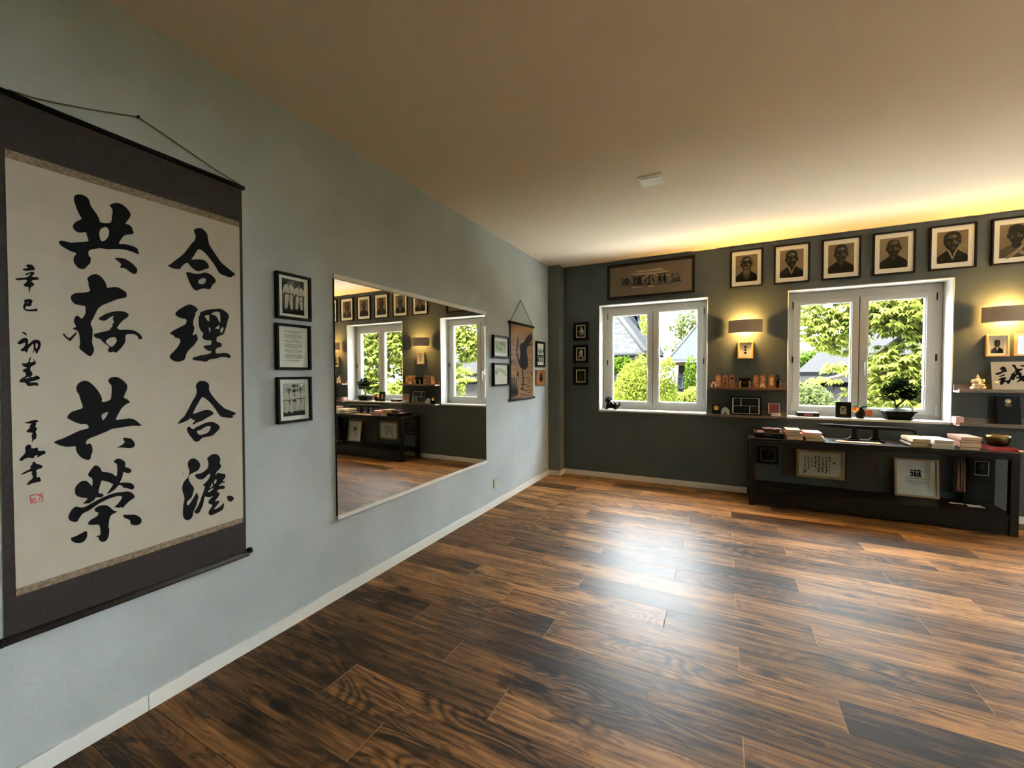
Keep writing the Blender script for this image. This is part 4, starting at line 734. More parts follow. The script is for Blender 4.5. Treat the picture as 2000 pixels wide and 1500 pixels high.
# ---------------------------------------------------------------- picture ledges
def ledge(name, label, x0, x1, zt, dep, wood, back=.045, lip=.018, group='narrow wooden wall shelves'):
    """zt is the top of the shelf board"""
    t = thing(name, label, 'shelf', (0, L, zt), 0, group)
    MB().box(x0, x1, -dep, -.001, -.016, 0).build('shelf_board', wood, t, bevel=.0015)
    MB().box(x0, x1, -.014, -.001, 0, back).build('back_rail', wood, t, bevel=.0015)
    MB().box(x0, x1, -dep, -dep+.012, 0, lip).build('front_lip', wood, t, bevel=.0015)
    for x in (x0-.0012, x1): MB().box(x, x+.0012, -dep, -.001, -.016, 0).box(x, x+.0012, -.014, -.001, 0, back).box(x, x+.0012, -dep, -dep+.012, 0, lip).build('cut_end', 'cut', t)
    return t
Z1, Z2 = 1.054, 0.782
ledge('wall_shelf', 'narrow red-brown shelf holding carved wooden tablets under the left lamp', 1.722, 2.376, Z1, .105, 'ledge', lip=.008)
ledge('wall_shelf', 'narrow brown shelf holding a framed certificate, below the tablet shelf', 1.719, 2.384, Z2, .110, 'ledge2', lip=.008)
ledge('wall_shelf', 'narrow wooden shelf holding the brushed white card, right of the bonsai window', 3.551, 4.218, Z1, .105, 'ledge2', lip=.012)
ledge('wall_shelf', 'narrow wooden shelf holding a pink box, lower right by the bonsai window', 3.555, 4.218, Z2, .110, 'ledge2', lip=.012)

def up(px, py, y): q = onY(px, py, y); return q.x, q.z
# carved tablets on the upper left shelf
YT = L-.060
z7 = lambda u, v: (1370+u/7.5, 660+v/7.5)
tabs = [(205,287,540,'with a flared wide head, leftmost of the row'), (315,387,545,'with a column of dark characters'), (410,482,540,'with a round dark spot, left of the black box'),
        (763,838,545,'right next to the black box'), (862,942,540,'with a broad carved head behind the white ornament'), (985,1068,545,'beside the black figurine, plain and pale')]
for i, (u0, u1, vt, desc) in enumerate(tabs):
    a, zt = up(*z7(u0, vt), YT); c, _ = up(*z7(u1, vt), YT); w = c-a; h = zt-Z1
    t = thing('wooden_tablet', 'amber carved wooden tablet '+desc, 'tablet', ((a+c)/2, YT, Z1+.0005), 0, 'carved wooden tablets on the upper shelf'); t.rotation_euler.x = -.06
    pr = [(-w/2,0),(w/2,0),(w/2,h*.86),(w*.36,h*.965),(w*.15,h),(-w*.15,h),(-w*.36,h*.965),(-w/2,h*.86)]
    MB().prism(pr, -.011, .011).build('tablet_body', 'amber', t, bevel=.002)
    rr = random.Random(10+i); g = MB()
    if i in (0, 3, 4):
        for k in range(7): zc = h*(.14+.11*k); g.prism([(-w*rr.uniform(.1,.42), zc), (w*rr.uniform(.1,.42), zc+h*rr.uniform(-.02,.05)), (w*rr.uniform(.05,.36), zc+h*.06), (-w*rr.uniform(.05,.36), zc+h*.05)], -.0135, -.0108)
    elif i == 1:
        for k in range(5): zc = h*(.12+.16*k); g.prism([(-w*.12, zc), (w*.16, zc+.002), (w*.10, zc+h*.09), (-w*.16, zc+h*.08)], -.0130, -.0108)
    elif i == 2: g.prism(ell(0, h*.72, w*.28, w*.28, 14), -.0130, -.0108)
    else: g.prism([(-w*.3,h*.2),(w*.3,h*.2),(w*.3,h*.75),(0,h*.82),(-w*.3,h*.75)], -.0128, -.0108)
    g.build('carving', 'dark' if i in (1, 2) else 'ambercut', t)
# horseshoe ornament, black box, white ornament, figurine
a, _ = up(*z7(147, 690), L-.085); c, ztop = up(*z7(212, 645), L-.085)
t = thing('arch_ornament', 'small amber horseshoe shaped ornament at the left end of the tablet shelf', 'ornament', ((a+c)/2, L-.085, Z1+.0005)); r = (c-a)/2
MB().tube([(-r*.9,0,.004)]+[(-r*.9*math.cos(PI*k/12), 0, .012+(ztop-Z1-.016)*math.sin(PI*k/12)) for k in range(13)]+[(r*.9,0,.004)], .0042, seg=8).build('arch', 'ambercut', t)
a, zt = up(*z7(553, 585), L-.07); c, _ = up(*z7(718, 585), L-.07)
t = thing('black_box', 'black box with gold curved corners in the middle of the tablet shelf', 'box', ((a+c)/2, L-.065, Z1+.0005)); w = c-a; h = zt-Z1
MB().box(-w/2, w/2, -.028, .028, 0, h*.78).build('box_body', 'dark', t, bevel=.003)
MB().box(-w/2-.003, w/2+.003, -.031, .031, h*.78, h).build('box_lid', 'dark', t, bevel=.003)
for s in (-1, 1):
    MB().prism([(s*w*.46,h*.03),(s*w*.46,h*.70),(s*w*.26,h*.70),(s*w*.36,h*.55),(s*w*.38,h*.3),(s*w*.33,h*.03)][::s], -.0295, -.0275).build('gold_corner', 'gold', t)
MB().tube([(0, -.0275, h*.38), (0, -.0290, h*.38)], w*.26, seg=24).build('round_panel', 'char2', t)
a, _ = up(*z7(848, 690), L-.088); c, zt = up(*z7(936, 665), L-.088)
t = thing('white_ornament', 'small white humped ornament in front of the carved tablets', 'ornament', ((a+c)/2, L-.088, Z1+.0005)); w = c-a; h = zt-Z1
MB().prism(smooth_loop([(-w/2,0),(-w*.34,h*.75),(0,h*1.05),(w*.34,h*.75),(w/2,0),(w*.25,0),(w*.18,h*.3),(-w*.18,h*.3),(-w*.25,0)], 2), -.008, .008).build('body', 'ivory', t)
a, zt = up(*z7(1090, 525), L-.062); c, _ = up(*z7(1172, 525), L-.062); w = c-a; h = zt-Z1
t = thing('figurine', 'small black standing figurine at the right end of the tablet shelf', 'figurine', ((a+c)/2-.006, L-.062, Z1+.0005))
b = MB().lathe([(w*.20,0),(w*.28,h*.06),(w*.24,h*.14),(w*.30,h*.35),(w*.34,h*.55),(w*.2,h*.68),(w*.12,h*.72)], seg=14, sy=.8)
b.ball((0,0,h*.82), (w*.19,w*.17,h*.12)).tube([(w*.2,0,h*.6),(w*.42,-.006,h*.66),(w*.52,-.008,h*.76)], [.008,.006,.005]).tube([(-w*.2,0,h*.6),(-w*.36,-.008,h*.48),(-w*.2,-.016,h*.42)], [.008,.006,.006])
b.lathe([(w*.24,h*.88),(w*.13,h*.93),(w*.03,h*1.0)], seg=12); b.build('figure_body', 'dark', t)

# lower left shelf
YT = L-.062
a, zt = up(*z7(152, 965), YT); c, _ = up(*z7(285, 965), YT); w = c-a; h = zt-Z2
t = thing('medal_case', 'black case holding a round gold medal on the lower left shelf', 'medal', ((a+c)/2, YT, Z2+.0005)); t.rotation_euler.x = -.10
MB().box(-w/2, w/2, -.010, .010, 0, h).build('case', 'dark', t, bevel=.003)
MB().lathe([(w*.29,0),(w*.29,.003),(w*.25,.0042),(w*.24,.003),(.0001,.0032)], seg=28).build('medal', 'gold', t)
md = t.children[-1]; md.rotation_euler = (PI/2, 0, 0); md.location = (0, -.0098, h*.62)
a, zt = up(*z7(287, 1010), L-.075); c, _ = up(*z7(415, 1010), L-.075); w = c-a; h = zt-Z2
t = thing('stone_arch', 'pale greenish white horseshoe shaped stone beside the medal case', 'ornament', ((a+c)/2, L-.075, Z2+.0005))
MB().prism(smooth_loop([(-w*.42,0),(-w*.5,h*.35),(-w*.36,h*.82),(-w*.02,h),(w*.32,h*.80),(w*.5,h*.35),(w*.44,0),(w*.20,0),(w*.16,h*.30),(0,h*.42),(-w*.15,h*.28),(-w*.18,0)], 2), -.016, .016).build('stone', mat('pale_jade_stone', (.50,.53,.43), .35, var=.12, scale=20), t, bevel=.004)
a, zt = up(*z7(425, 850), L-.05); c, _ = up(*z7(885, 850), L-.05); w = c-a
lay = [(rect(-.5,.5,-.5,.5),2), (rect(-.455,.455,-.47,.47),1), (rect(-.455,.455,-.012,.008),2), (rect(-.19,-.165,.0,.47),2), (rect(.125,.15,-.47,.0),2), (rect(-.40,-.26,.17,.36),3), (rect(-.12,.40,.30,.36),4), (rect(-.10,.36,.18,.23),4), (rect(-.10,.30,.10,.13),4), (rect(-.40,.06,-.16,-.12),4), (rect(-.40,.04,-.26,-.22),4), (rect(-.38,.0,-.36,-.33),4), (rect(.2,.42,-.34,-.12),3)]
t = frame_thing('picture_frame', 'black framed certificate with dark panels split by white lines', 'picture', ((a+c)/2, L-.062, Z2+.0005), 0, w, zt-Z2, .017, .022, 'black', 0, 'mount', layers=lay, mats=['mount','dark','mount','photodark','photodark'], tilt=-.16)
a, zt = up(*z7(980, 958), L-.055); c, zm = up(*z7(1147, 1045), L-.055); w = c-a
for i, (zz, hh, desc) in enumerate(((Z2+.001, .014, 'lowest of the small stack under the red card'), (Z2+.016, .013, 'middle of the small stack under the red card'))):
    t = thing('booklet', 'thin white paper booklet, '+desc, 'booklet', ((a+c)/2+.014, L-.060, zz), 0, 'white booklets under the red card')
    MB().box(-w*.40, w*.42, -.036, .040, 0, hh).build('pages', 'mount', t, bevel=.001)
    MB().box(-w*.41, w*.43, -.037, .041, hh, hh+.0008).build('cover', 'cream', t)
t = thing('red_card', 'dark red card with a pale edge standing on small white booklets', 'card', ((a+c)/2, L-.058, Z2+.0308)); t.rotation_euler.x = -.12; hh = zt-Z2-.031
MB().box(-w/2, w/2, -.004, .004, 0, hh).build('card_edge', 'cream', t)
MB().box(-w/2+.006, w/2-.004, -.0052, -.0036, .005, hh-.006).build('card_face', mat('dark_red_card', (.12,.018,.02), .5), t)

# ---------------------------------------------------------------- right shelves
z5 = lambda u, v: (1840+u/5.0, 560+v/5.0)
a, zt = up(*z5(265, 855), L-.055); c, _ = up(*z5(430, 855), L-.055); w = c-a; h = zt-Z1
t = thing('ivory_figurine', 'seated ivory figurine with raised arms beside the brushed white card', 'figurine', ((a+c)/2, L-.058, Z1+.0005))
MB().lathe([(w*.48,0),(w*.50,h*.05),(w*.42,h*.12)], seg=18, sy=.6).build('plinth', 'ivory', t)
b = MB().ball((0,0,h*.30), (w*.25,.028,h*.22)).ball((0,-.004,h*.62), (w*.15,.020,h*.15)).ball((-w*.17,0,h*.62), (w*.07,.008,h*.10)).ball((w*.17,0,h*.62), (w*.07,.008,h*.10))
b.lathe([(w*.13,h*.72),(w*.10,h*.84),(w*.05,h*.92),(w*.015,h*1.0)], seg=12)
b.tube([(0,-.02,h*.60),(w*.03,-.030,h*.46),(-w*.03,-.034,h*.36),(-w*.10,-.032,h*.34)], [.010,.008,.006,.005])
for s in (-1, 1):
    b.tube([(s*w*.18,0,h*.46),(s*w*.34,-.004,h*.52),(s*w*.32,-.010,h*.68)], [.010,.008,.007]).tube([(s*w*.18,0,h*.40),(s*w*.32,-.012,h*.34),(s*w*.20,-.024,h*.30)], [.010,.008,.007])
    b.tube([(s*w*.05,0,h*.16),(s*w*.36,-.012,h*.17),(s*w*.12,-.030,h*.14)], [.016,.014,.010])
b.build('seated_body', 'ivory', t)
YC = L-.055
a0, ztop = up(1935.3, 707, YC); a1, zbot = up(1939, 761, YC); x1c = a0+.272
t = thing('calligraphy_card', 'white card with one bold brushed character leaning on the upper right shelf', 'card', (a0, YC, Z1+.0005))
MB().prism([(a1-a0, 0), (x1c-a0, 0), (x1c-a0, ztop-Z1), (0, ztop-Z1)], .0006, .005).build('card_board', 'cream', t)
lo = ink_loops(INK_CARD, a0, Z1)
link_mesh('character', upright(curve_mesh('character', lo), dy=.0002), 'ink', t)
s = [up(1920+u*80/1500, 690+v*80/1500, YC) for u, v in ((455,1045),(545,1040),(555,1080),(455,1085))]
MB().flat([(q[0]-a0, q[1]-Z1) for q in s], .0003).build('gold_stamp', 'gold', t)
t = thing('pink_box', 'small pale pink box at the left end of the lower right shelf', 'box', (up(1870.5, 820, L-.06)[0]-.002, L-.055, Z2+.0005))
MB().box(-.022, .026, -.040, .036, 0, .052).build('box_body', mat('pale_pink_card', (.58,.36,.34), .6), t, bevel=.002)
MB().box(-.0225, .0265, -.0405, .0365, .052, .056).build('lid', mat('dusky_pink_lid', (.34,.20,.19), .6), t, bevel=.001)
xb = up(1910, 826, L-.08)[0]
for i, dx in enumerate((-.016, -.002, .012)):
    t = thing('gold_bead', 'tiny gold bead on the lower right shelf, '+('left', 'middle', 'right')[i]+' one of three', 'bead', (xb+dx, L-.088, Z2+.0005), 0, 'gold beads on the lower right shelf')
    MB().ball((0,0,.006), .006, seg=10, rings=7).build('bead', 'gold', t)
a, zt = up(*z5(528, 1068), L-.05); c, _ = up(*z5(768, 1068), L-.05); w = c-a; h = zt-Z2
t = thing('black_plaque', 'large black plaque with a white oval emblem leaning on the lower right shelf', 'plaque', ((a+c)/2, L-.070, Z2+.0005)); t.rotation_euler.x = -.14
MB().box(-w/2, w/2, -.006, .006, 0, h).build('board', 'dark', t, bevel=.002)
MB().prism(ell(0, h*.83, w*.13, h*.075, 24), -.0072, -.0058).build('oval_emblem', 'paper', t)
MB().prism(ell(0, h*.83, w*.08, h*.045, 20), -.0078, -.0070).build('emblem_centre', 'brass', t)
for k, (q, ww) in enumerate(((.70, .16), (.65, .12))): MB().box(-w*ww, w*ww, -.0068, -.0058, h*q, h*q+.005).build('lettering', 'photogrey', t)
t = thing('white_leaflet', 'thin white leaflet lying flat at the right of the lower right shelf', 'leaflet', (up(1985, 829, L-.085)[0], L-.092, Z2+.0005))
MB().box(-.06, .10, -.014, .016, 0, .003).build('sheet', 'paper', t)

# ---------------------------------------------------------------- low side table under the window
TX0, TX1, TY0, TY1, TZ = 2.070, 3.775, 4.330, 4.702, .612
t = thing('side_table', 'long low dark wooden side table under the right window', 'table', ((TX0+TX1)/2, (TY0+TY1)/2, 0)); hw = (TX1-TX0)/2; hd = (TY1-TY0)/2
MB().box(-hw, hw, -hd, hd, TZ-.028, TZ).build('table_top', 'table', t, bevel=.003)
MB().box(-hw+.02, hw-.02, -hd+.006, -hd+.026, TZ-.052, TZ-.028).box(-hw+.02, hw-.02, hd-.026, hd-.006, TZ-.052, TZ-.028).box(-hw+.006, -hw+.026, -hd+.02, hd-.02, TZ-.052, TZ-.028).box(hw-.026, hw-.006, -hd+.02, hd-.02, TZ-.052, TZ-.028).build('apron', 'table', t)
lw = .046
for sx in (-1, 1):
    for sy2 in (-1, 1):
        a = sx*(hw-lw/2); c = sy2*(hd-lw/2)
        MB().box(a-lw/2, a+lw/2, c-lw/2, c+lw/2, 0, TZ-.028).build('leg', 'table', t, bevel=.002)
SZ = .150
MB().box(-hw+.004, hw-.004, -hd+.004, hd-.004, SZ-.030, SZ).box(-hw+lw, hw-lw, -hd+.010, -hd+.030, .012, SZ-.03).build('lower_shelf', 'table', t, bevel=.002)

def book(name, label, x0, x1, y0, y1, z, h, cov, group, rz=0.0, cat='book', pages='pagecol', topw=.0025):
    t = thing(name, label, cat, ((x0+x1)/2, (y0+y1)/2, z), rz, group); w = (x1-x0)/2; d = (y1-y0)/2
    MB().box(-w+.003, w-.004, -d+.004, d-.004, topw, h-topw).build('pages', pages, t)
    MB().box(-w, w, -d, d, 0, topw).box(-w, w, -d, d, h-topw, h).box(-w, -w+.003, -d, d, topw, h-topw).build('cover', cov, t, bevel=.0006)
    return t
C = lambda n, c, r=.5: mat(n, c, r)
cov_dark = C('dark_book_cover', (.02,.018,.017)); cov_tan = C('tan_book_cover', (.42,.30,.16)); cov_pink = C('pink_red_book_cover', (.62,.10,.13)); cov_cream = C('cream_book_cover', (.66,.58,.42)); cov_white = C('white_book_cover', (.72,.71,.66)); cov_brown = C('brown_book_cover', (.16,.08,.05)); cov_rust = C('rust_book_cover', (.25,.09,.05)); cov_rose = C('dusky_rose_cover', (.36,.20,.17))
YF = 4.345
def bx(px): return onY(px, 866, YF).x
e = .0006
G = 'books stacked on the side table'
z = TZ+e
for i, (p0, p1, y1, h, cv, lab, rz) in enumerate((
    (1536, 1569.5, 4.53, .040, cov_dark, 'thick book with cream pages, bottom of the stack next to the dark chest', 0), (1534, 1567, 4.53, .022, cov_rust, 'rust covered book, middle of the stack next to the dark chest', .02), (1536, 1564, 4.52, .026, cov_tan, 'tan book with a worn light cover, top of the stack next to the dark chest', -.02))):
    book('book', lab, bx(p0), bx(p1), YF, y1, z, h, cv, G, rz); z += h+e
z = TZ+e
for p0, p1, y1, h, cv, lab, rz in ((1573, 1612, 4.52, .024, cov_dark, 'dark covered book, bottom of the stack with the pink-red book', 0), (1574, 1610, 4.53, .016, cov_cream, 'cream book, middle of the stack with the pink-red book', -.03), (1571, 1606, 4.54, .032, cov_pink, 'bright pink-red book on top of its stack', .0)):
    book('book', lab, bx(p0), bx(p1), YF, y1, z, h, cv, G, rz); z += h+e
def bxr(px): return onY(px, 880, YF).x
z = TZ+e
for p0, p1, y1, h, cv, lab, rz in ((1776, 1817, 4.55, .014, cov_dark, 'thin dark book, bottom of the stack right of the sword stand', 0), (1778, 1814, 4.56, .013, cov_cream, 'thin cream book, second from the bottom right of the sword stand', .02), (1779, 1816, 4.56, .012, cov_dark, 'thin dark book, third from the bottom right of the sword stand', -.02), (1781, 1818, 4.57, .026, cov_cream, 'cream book on top of the stack right of the sword stand', .03)):
    book('book', lab, bxr(p0), bxr(p1), YF, y1, z, h, cv, G, rz); z += h+e
z = TZ+e
for p0, p1, y1, h, cv, lab, rz in ((1820, 1866, 4.56, .033, cov_white, 'thick white book, bottom of the middle right stack', 0), (1823, 1863, 4.57, .032, cov_white, 'white book with grey page edges, top of the middle right stack', .03)):
    book('book', lab, bxr(p0), bxr(p1), YF, y1, z, h, cv, G, rz, pages='photolight'); z += h+e
z = TZ+e
for p0, p1, y1, h, cv, lab, rz in ((1874, 1916, 4.54, .022, cov_dark, 'dark book with pale pages, bottom of the brown stack beside the bowl', 0), (1874, 1918, 4.55, .034, cov_rose, 'thick dusky rose book, second in the brown stack beside the bowl', .01), (1875, 1918, 4.55, .018, cov_brown, 'brown book, third in the brown stack beside the bowl', -.02), (1876, 1919, 4.56, .022, cov_rose, 'dusky rose book on top of the brown stack beside the bowl', .02)):
    book('book', lab, bxr(p0), bxr(p1), YF, y1, z, h, cv, G, rz); z += h+e
# dark chest with things on it
a, c = onY(1474, 860, 4.37).x, onY(1531, 860, 4.37).x; hc = onY(1500, 846, 4.37).z-TZ
t = thing('dark_chest', 'dark wooden chest at the left end of the side table', 'chest', ((a+c)/2, 4.49, TZ+e)); w = (c-a)/2
MB().box(-w, w, -.12, .12, 0, hc*.72).build('chest_body', 'black', t, bevel=.003); MB().box(-w-.003, w+.003, -.123, .123, hc*.73, hc).build('lid', 'table', t, bevel=.003)
MB().box(-.035, .02, -.1255, -.120, hc*.55, hc*.62).build('latch', 'photogrey', t)
zc = TZ+hc+2*e
q = onY(1486, 843, 4.40)
t = thing('pale_pink_booklet', 'small pale pink booklet on the left of the dark chest', 'booklet', (q.x, 4.41, zc)); MB().box(-.024, .024, -.03, .03, 0, .010).build('pages', C('pale_rose_paper', (.62,.40,.34)), t); MB().box(-.025, .025, -.031, .031, .010, .0115).build('cover', cov_rose, t)
q = onY(1508, 840, 4.45)
t = thing('folded_cloth', 'folded dark red-brown cloth lying on the dark chest', 'cloth', (q.x, 4.46, zc)); b = MB()
n = 12
for k in range(3): b.add([(-.075+.15*i/n, yy, .012*k+.011*d+.003*math.sin(i*1.3+k)) for d in (0, 1) for yy in (-.06, .06) for i in range(n+1)], [(i, i+1, n+2+i, n+1+i) for i in range(n)]+[(2*(n+1)+i+1, 2*(n+1)+i, 3*(n+1)+i, 3*(n+1)+i+1) for i in range(n)]+[(i+1, i, 2*(n+1)+i, 2*(n+1)+i+1) for i in range(n)])
b.build('cloth_folds', C('dark_red_brown_cloth', (.055,.016,.012), .85), t)
q = onY(1525, 846, 4.40)
t = thing('round_stone', 'small pale round stone on the right edge of the dark chest', 'stone', (q.x, 4.40, zc)); MB().ball((0,0,.011), (.013,.012,.011)).build('stone', 'cream', t)

# sword on its stand
YSW = 4.52
a, za = up(1596, 833, YSW); c, zcurl = up(1790, 845, YSW); p0, p1 = up(1667, 850, YSW)[0], up(1708, 850, YSW)[0]; zm = up(1690, 838, YSW)[1]; zr = up(1770, 838, YSW)[1]
t = thing('sword_stand', 'black two-post sword stand in the middle of the side table', 'stand', ((p0+p1)/2, YSW, TZ+e)); hp = (p1-p0)/2; hz = zm-TZ-.016
MB().box(-hp-.06, hp+.06, -.045, .045, 0, .016).build('foot_board', 'dark', t, bevel=.004)
for s in (-1, 1):
    MB().prism([(s*hp-.040,.016),(s*hp+.040,.016),(s*hp+.020,.035),(s*hp+.017,hz-.01),(s*hp+.017,hz+.008),(s*hp-.017,hz+.008),(s*hp-.017,hz-.01),(s*hp-.020,.035)], -.024, .024).box(s*hp-.017, s*hp+.017, -.024, -.0185, hz+.006, hz+.022).box(s*hp-.017, s*hp+.017, .0185, .024, hz+.006, hz+.022).build('post', 'dark', t, bevel=.002)
t = thing('wooden_sword', 'long black curved-end weapon resting on the two-post stand', 'weapon', (0, YSW, 0))
zs2 = TZ+hz+.008+.0190+e; za2 = zs2+.006
path = [(a, 0, za2+.004), (a+.10, 0, za2+.001)]+[(p0+(p1-p0)*k/2, 0, zs2) for k in range(3)]+[(p1+.12, 0, zs2+.001), (c-.035, 0, zs2-.001), (c-.015, 0, zs2-.010), (c-.008, 0, zs2-.026), (c-.016, 0, zs2-.036)]
MB().tube(path, [.006,.015,.0165,.0165,.0165,.0165,.0165,.016,.014,.010], seg=12).build('shaft', 'dark', t)
# board on the table front
q0, q1 = onZ(1648, 872, TZ), onZ(1734, 874, TZ)
t = thing('thin_plank', 'thin orange-brown wooden plank lying at the front of the side table', 'plank', ((q0.x+q1.x)/2, 4.40, TZ+e)); w = (q1.x-q0.x)/2
MB().box(-w, w, -.035, .035, 0, .009).build('plank', 'lightwood', t, bevel=.001)
t = thing('wire_glasses', 'small crumpled grey wire object between the books and the plank', 'ornament', (onY(1628, 864, 4.42).x, 4.42, TZ+e))
MB().tube([(-.03+.003*k, .012*math.sin(k*.9), .010+.007*math.cos(k*1.1)) for k in range(21)], .0025, seg=6).build('wire', 'photogrey', t)
# bowl on red cloth
a, c = onY(1924, 860, 4.50).x, onY(1985, 872, 4.50).x
t = thing('red_cushion', 'dark red cloth cushion under the brass bowl', 'cushion', ((a+c)/2-.01, 4.49, TZ+e)); w = (c-a)/2
b = MB(); n = 14
b.add([((i/n*2-1)*w*1.05, (j/n*2-1)*.12, zz*(1-max(abs(i/n*2-1), abs(j/n*2-1))**6)+.002) for zz in (.0, .026) for j in range(n+1) for i in range(n+1)],
      [(k*(n+1)**2+j*(n+1)+i, k*(n+1)**2+j*(n+1)+i+1, k*(n+1)**2+(j+1)*(n+1)+i+1, k*(n+1)**2+(j+1)*(n+1)+i)[::(1 if k else -1)] for k in (0, 1) for j in range(n) for i in range(n)], 0, True)
b.build('cushion_pad', mat('dark_red_cloth', (.085,.006,.005), .85, spec=.1), t)
zb = TZ+.030
q = onY(1951, 850, 4.49); rb = (onY(1980, 850, 4.49).x-onY(1924, 850, 4.49).x)/2*.88; hb = q.z-zb
t = thing('singing_bowl', 'dark brass singing bowl at the right end of the side table', 'bowl', (q.x-.004, 4.495, zb))
MB().lathe([(rb*.55,0),(rb*.80,hb*.12),(rb*.97,hb*.45),(rb,hb*.75),(rb*.97,hb),(rb*.93,hb),(rb*.94,hb*.75),(rb*.90,hb*.45),(rb*.72,hb*.16),(.001,hb*.10)], seg=36).build('bowl', 'brass', t)
t = thing('bowl_striker', 'short striker stick with a pale tip at the right table corner', 'stick', (onY(1975, 876, 4.40).x, 4.385, TZ+e)); MB().tube([(-.05,.02,.008),(.03,-.004,.008)], .007).build('handle', 'table', t); MB().tube([(.03,-.004,.008),(.052,-.011,.008)], .008).build('tip', 'cream', t)

# under the table
def rxz(p0, p1, pt, pb, y): a, zt = up(p0, pt, y); c, zb = up(p1, pb, y); return a, c, zb, zt
a, c, z0, z1 = rxz(1479, 1521, 870, 908, L-.02)
frame_thing('picture_frame', 'black picture frame with a thin cream line hanging under the left end of the table', 'picture', at_back((a+c)/2, z0), 0, c-a, z1-z0, .030, .022, 'black', .004, 'cream', 'frames under the side table', layers=[(ell(.05,.1,.2,.25),1)], mats=['dark','photodark'])
a, c, z0, z1 = rxz(1530, 1562, 872, 931, L-.012)
t = thing('dark_board', 'plain dark board behind the poem frame under the table', 'board', ((a+c)/2, L-.012, z0)); MB().box(-(c-a)/2, (c-a)/2+.04, 0, .011, 0, z1-z0).build('board', 'boardwood', t)
a, c, z0, z1 = rxz(1556, 1650, 877, 939, L-.05)
rr = random.Random(5); lay = []
def scribble(u, v0, v1, n, wd):
    out = []
    for k in range(n):
        v = v1-(v1-v0)*(k+.5)/n; hh = (v1-v0)/n*.42
        for s in range(4):
            cx = u+rr.uniform(-.35,.35)*wd; cv = v+rr.uniform(-.8,.8)*hh
            if s % 2: out.append((rect(cx-wd*.42, cx+wd*.42, cv-hh*.2, cv+hh*.2), 1))
            else: out.append(([(cx-wd*.16, cv+hh*.8), (cx+wd*.16, cv+hh*.8), (cx+wd*rr.uniform(-.3,.4), cv-hh*.8), (cx-wd*.2+wd*rr.uniform(-.2,.2), cv-hh*.8)], 1))
    return out
for u, v0, v1, n, wd in ((.335,.02,.13,1,.05), (.235,.13,.33,2,.05), (.23,-.36,.08,7,.022), (.15,-.36,.33,7,.05), (.06,-.34,.32,8,.045), (-.03,-.34,.36,7,.048), (-.115,-.10,.36,5,.04), (-.20,-.10,.30,6,.03), (-.285,-.24,.33,10,.042), (-.37,-.24,.32,11,.034)): lay += scribble(u, v0, v1, n, wd)
lay.append((rect(-.41,-.33,-.37,-.26), 2))
frame_thing('picture_frame', 'oak framed sheet of vertical brush writing under the left half of the table', 'picture', ((a+c)/2, L-.020, z0), 0, c-a, z1-z0, .020, .024, 'frameoak', 0, 'mount', 'frames under the side table', layers=lay, mats=['mount','ink','trimcloth'])
a, c, z0, z1 = rxz(1653, 1716, 878, 962, L-.045)
t = thing('leaning_board', 'tall dark striped wooden board standing on the lower table shelf between two frames', 'board', ((a+c)/2, L-.050, SZ+e)); MB().box(-(c-a)/2, (c-a)/2, -.010, .010, 0, TZ-.06-SZ).build('board', 'boardwood', t, bevel=.002); t.rotation_euler.x = -.04
YD = L-.085
a, c, z0, z1 = rxz(1747.5, 1833, 894, 977, YD)
t = frame_thing('picture_frame', 'light oak framed white print with one large character standing on the lower table shelf', 'picture', ((a+c)/2, YD, SZ+e), 0, c-a, z1-SZ, .016, .024, 'frameoak', .03, 'mount', 'frames under the side table', layers=[], mats=['mount'], tilt=-.12, iw=(c-a)*.64, ih=(z1-SZ)*.80)
hh = z1-SZ
link_mesh('character', glyph_mesh('道', hh*.20, .0, hh*.62, -.0118, bold=.03, wscale=1.25), 'ink', t)
rr = random.Random(9); g = MB(); zt = hh*.475
g.flat(rect(-.062, .062, zt, zt+.006), -.0118)
for k in range(5): wd = (.066, .070, .066, .05, .03)[k]; g.flat(rect(-wd, wd, zt-.018-.008*k, zt-.0145-.008*k), -.0118, 1)
g.build('small_print', ['textgrey', mat('faint_print', (.45,.44,.40), .8)], t)
a, c, z0, z1 = rxz(1846, 1866, 880, 965, L-.05)
t = thing('hanging_cloth', 'dark narrow cloth hanging on the wall right of the character print', 'cloth', ((a+c)/2, L-.008, .20)); b = MB(); n = 16
b.add([((i/n-.5)*(c-a), -.006-.005*math.sin(i*1.1)-yy, zz) for yy in (0,.002) for zz in (0, .33) for i in range(n+1)], [(i, i+1, n+2+i, n+1+i) for i in range(n)]+[(2*(n+1)+i+1, 2*(n+1)+i, 3*(n+1)+i, 3*(n+1)+i+1) for i in range(n)], 0, True); b.build('cloth', C('black_green_cloth', (.012,.016,.012), .9), t)
for i, (pa, pb) in enumerate(((1871, 1877), (1878, 1883), (1884, 1888))):
    a, _ = up(pa, 900, 4.42); c, zb = up(pb, 962, 4.42); zt = TZ-.055
    t = thing('hanging_baton', 'dark red-brown wooden baton hanging under the table top, '+('left','middle','right')[i]+' of three', 'baton', ((a+c)/2, 4.44, zb), 0, 'batons hanging under the table top')
    r = (c-a)/2; MB().tube([(0,0,0),(0,0,.02),(0,0,zt-zb-.06)], [r*.9, r, r*.8], seg=10).build('stick', mat('red_brown_baton', (.07,.026,.016), .4, var=.3, scale=8, stretch=(8,8,1)), t); MB().tube([(0,0,zt-zb-.06),(0,0,zt-zb+.002)], .0022, seg=6).build('cord', 'cord', t)
a, c, z0, z1 = rxz(1890, 1938, 895, 935, L-.08)
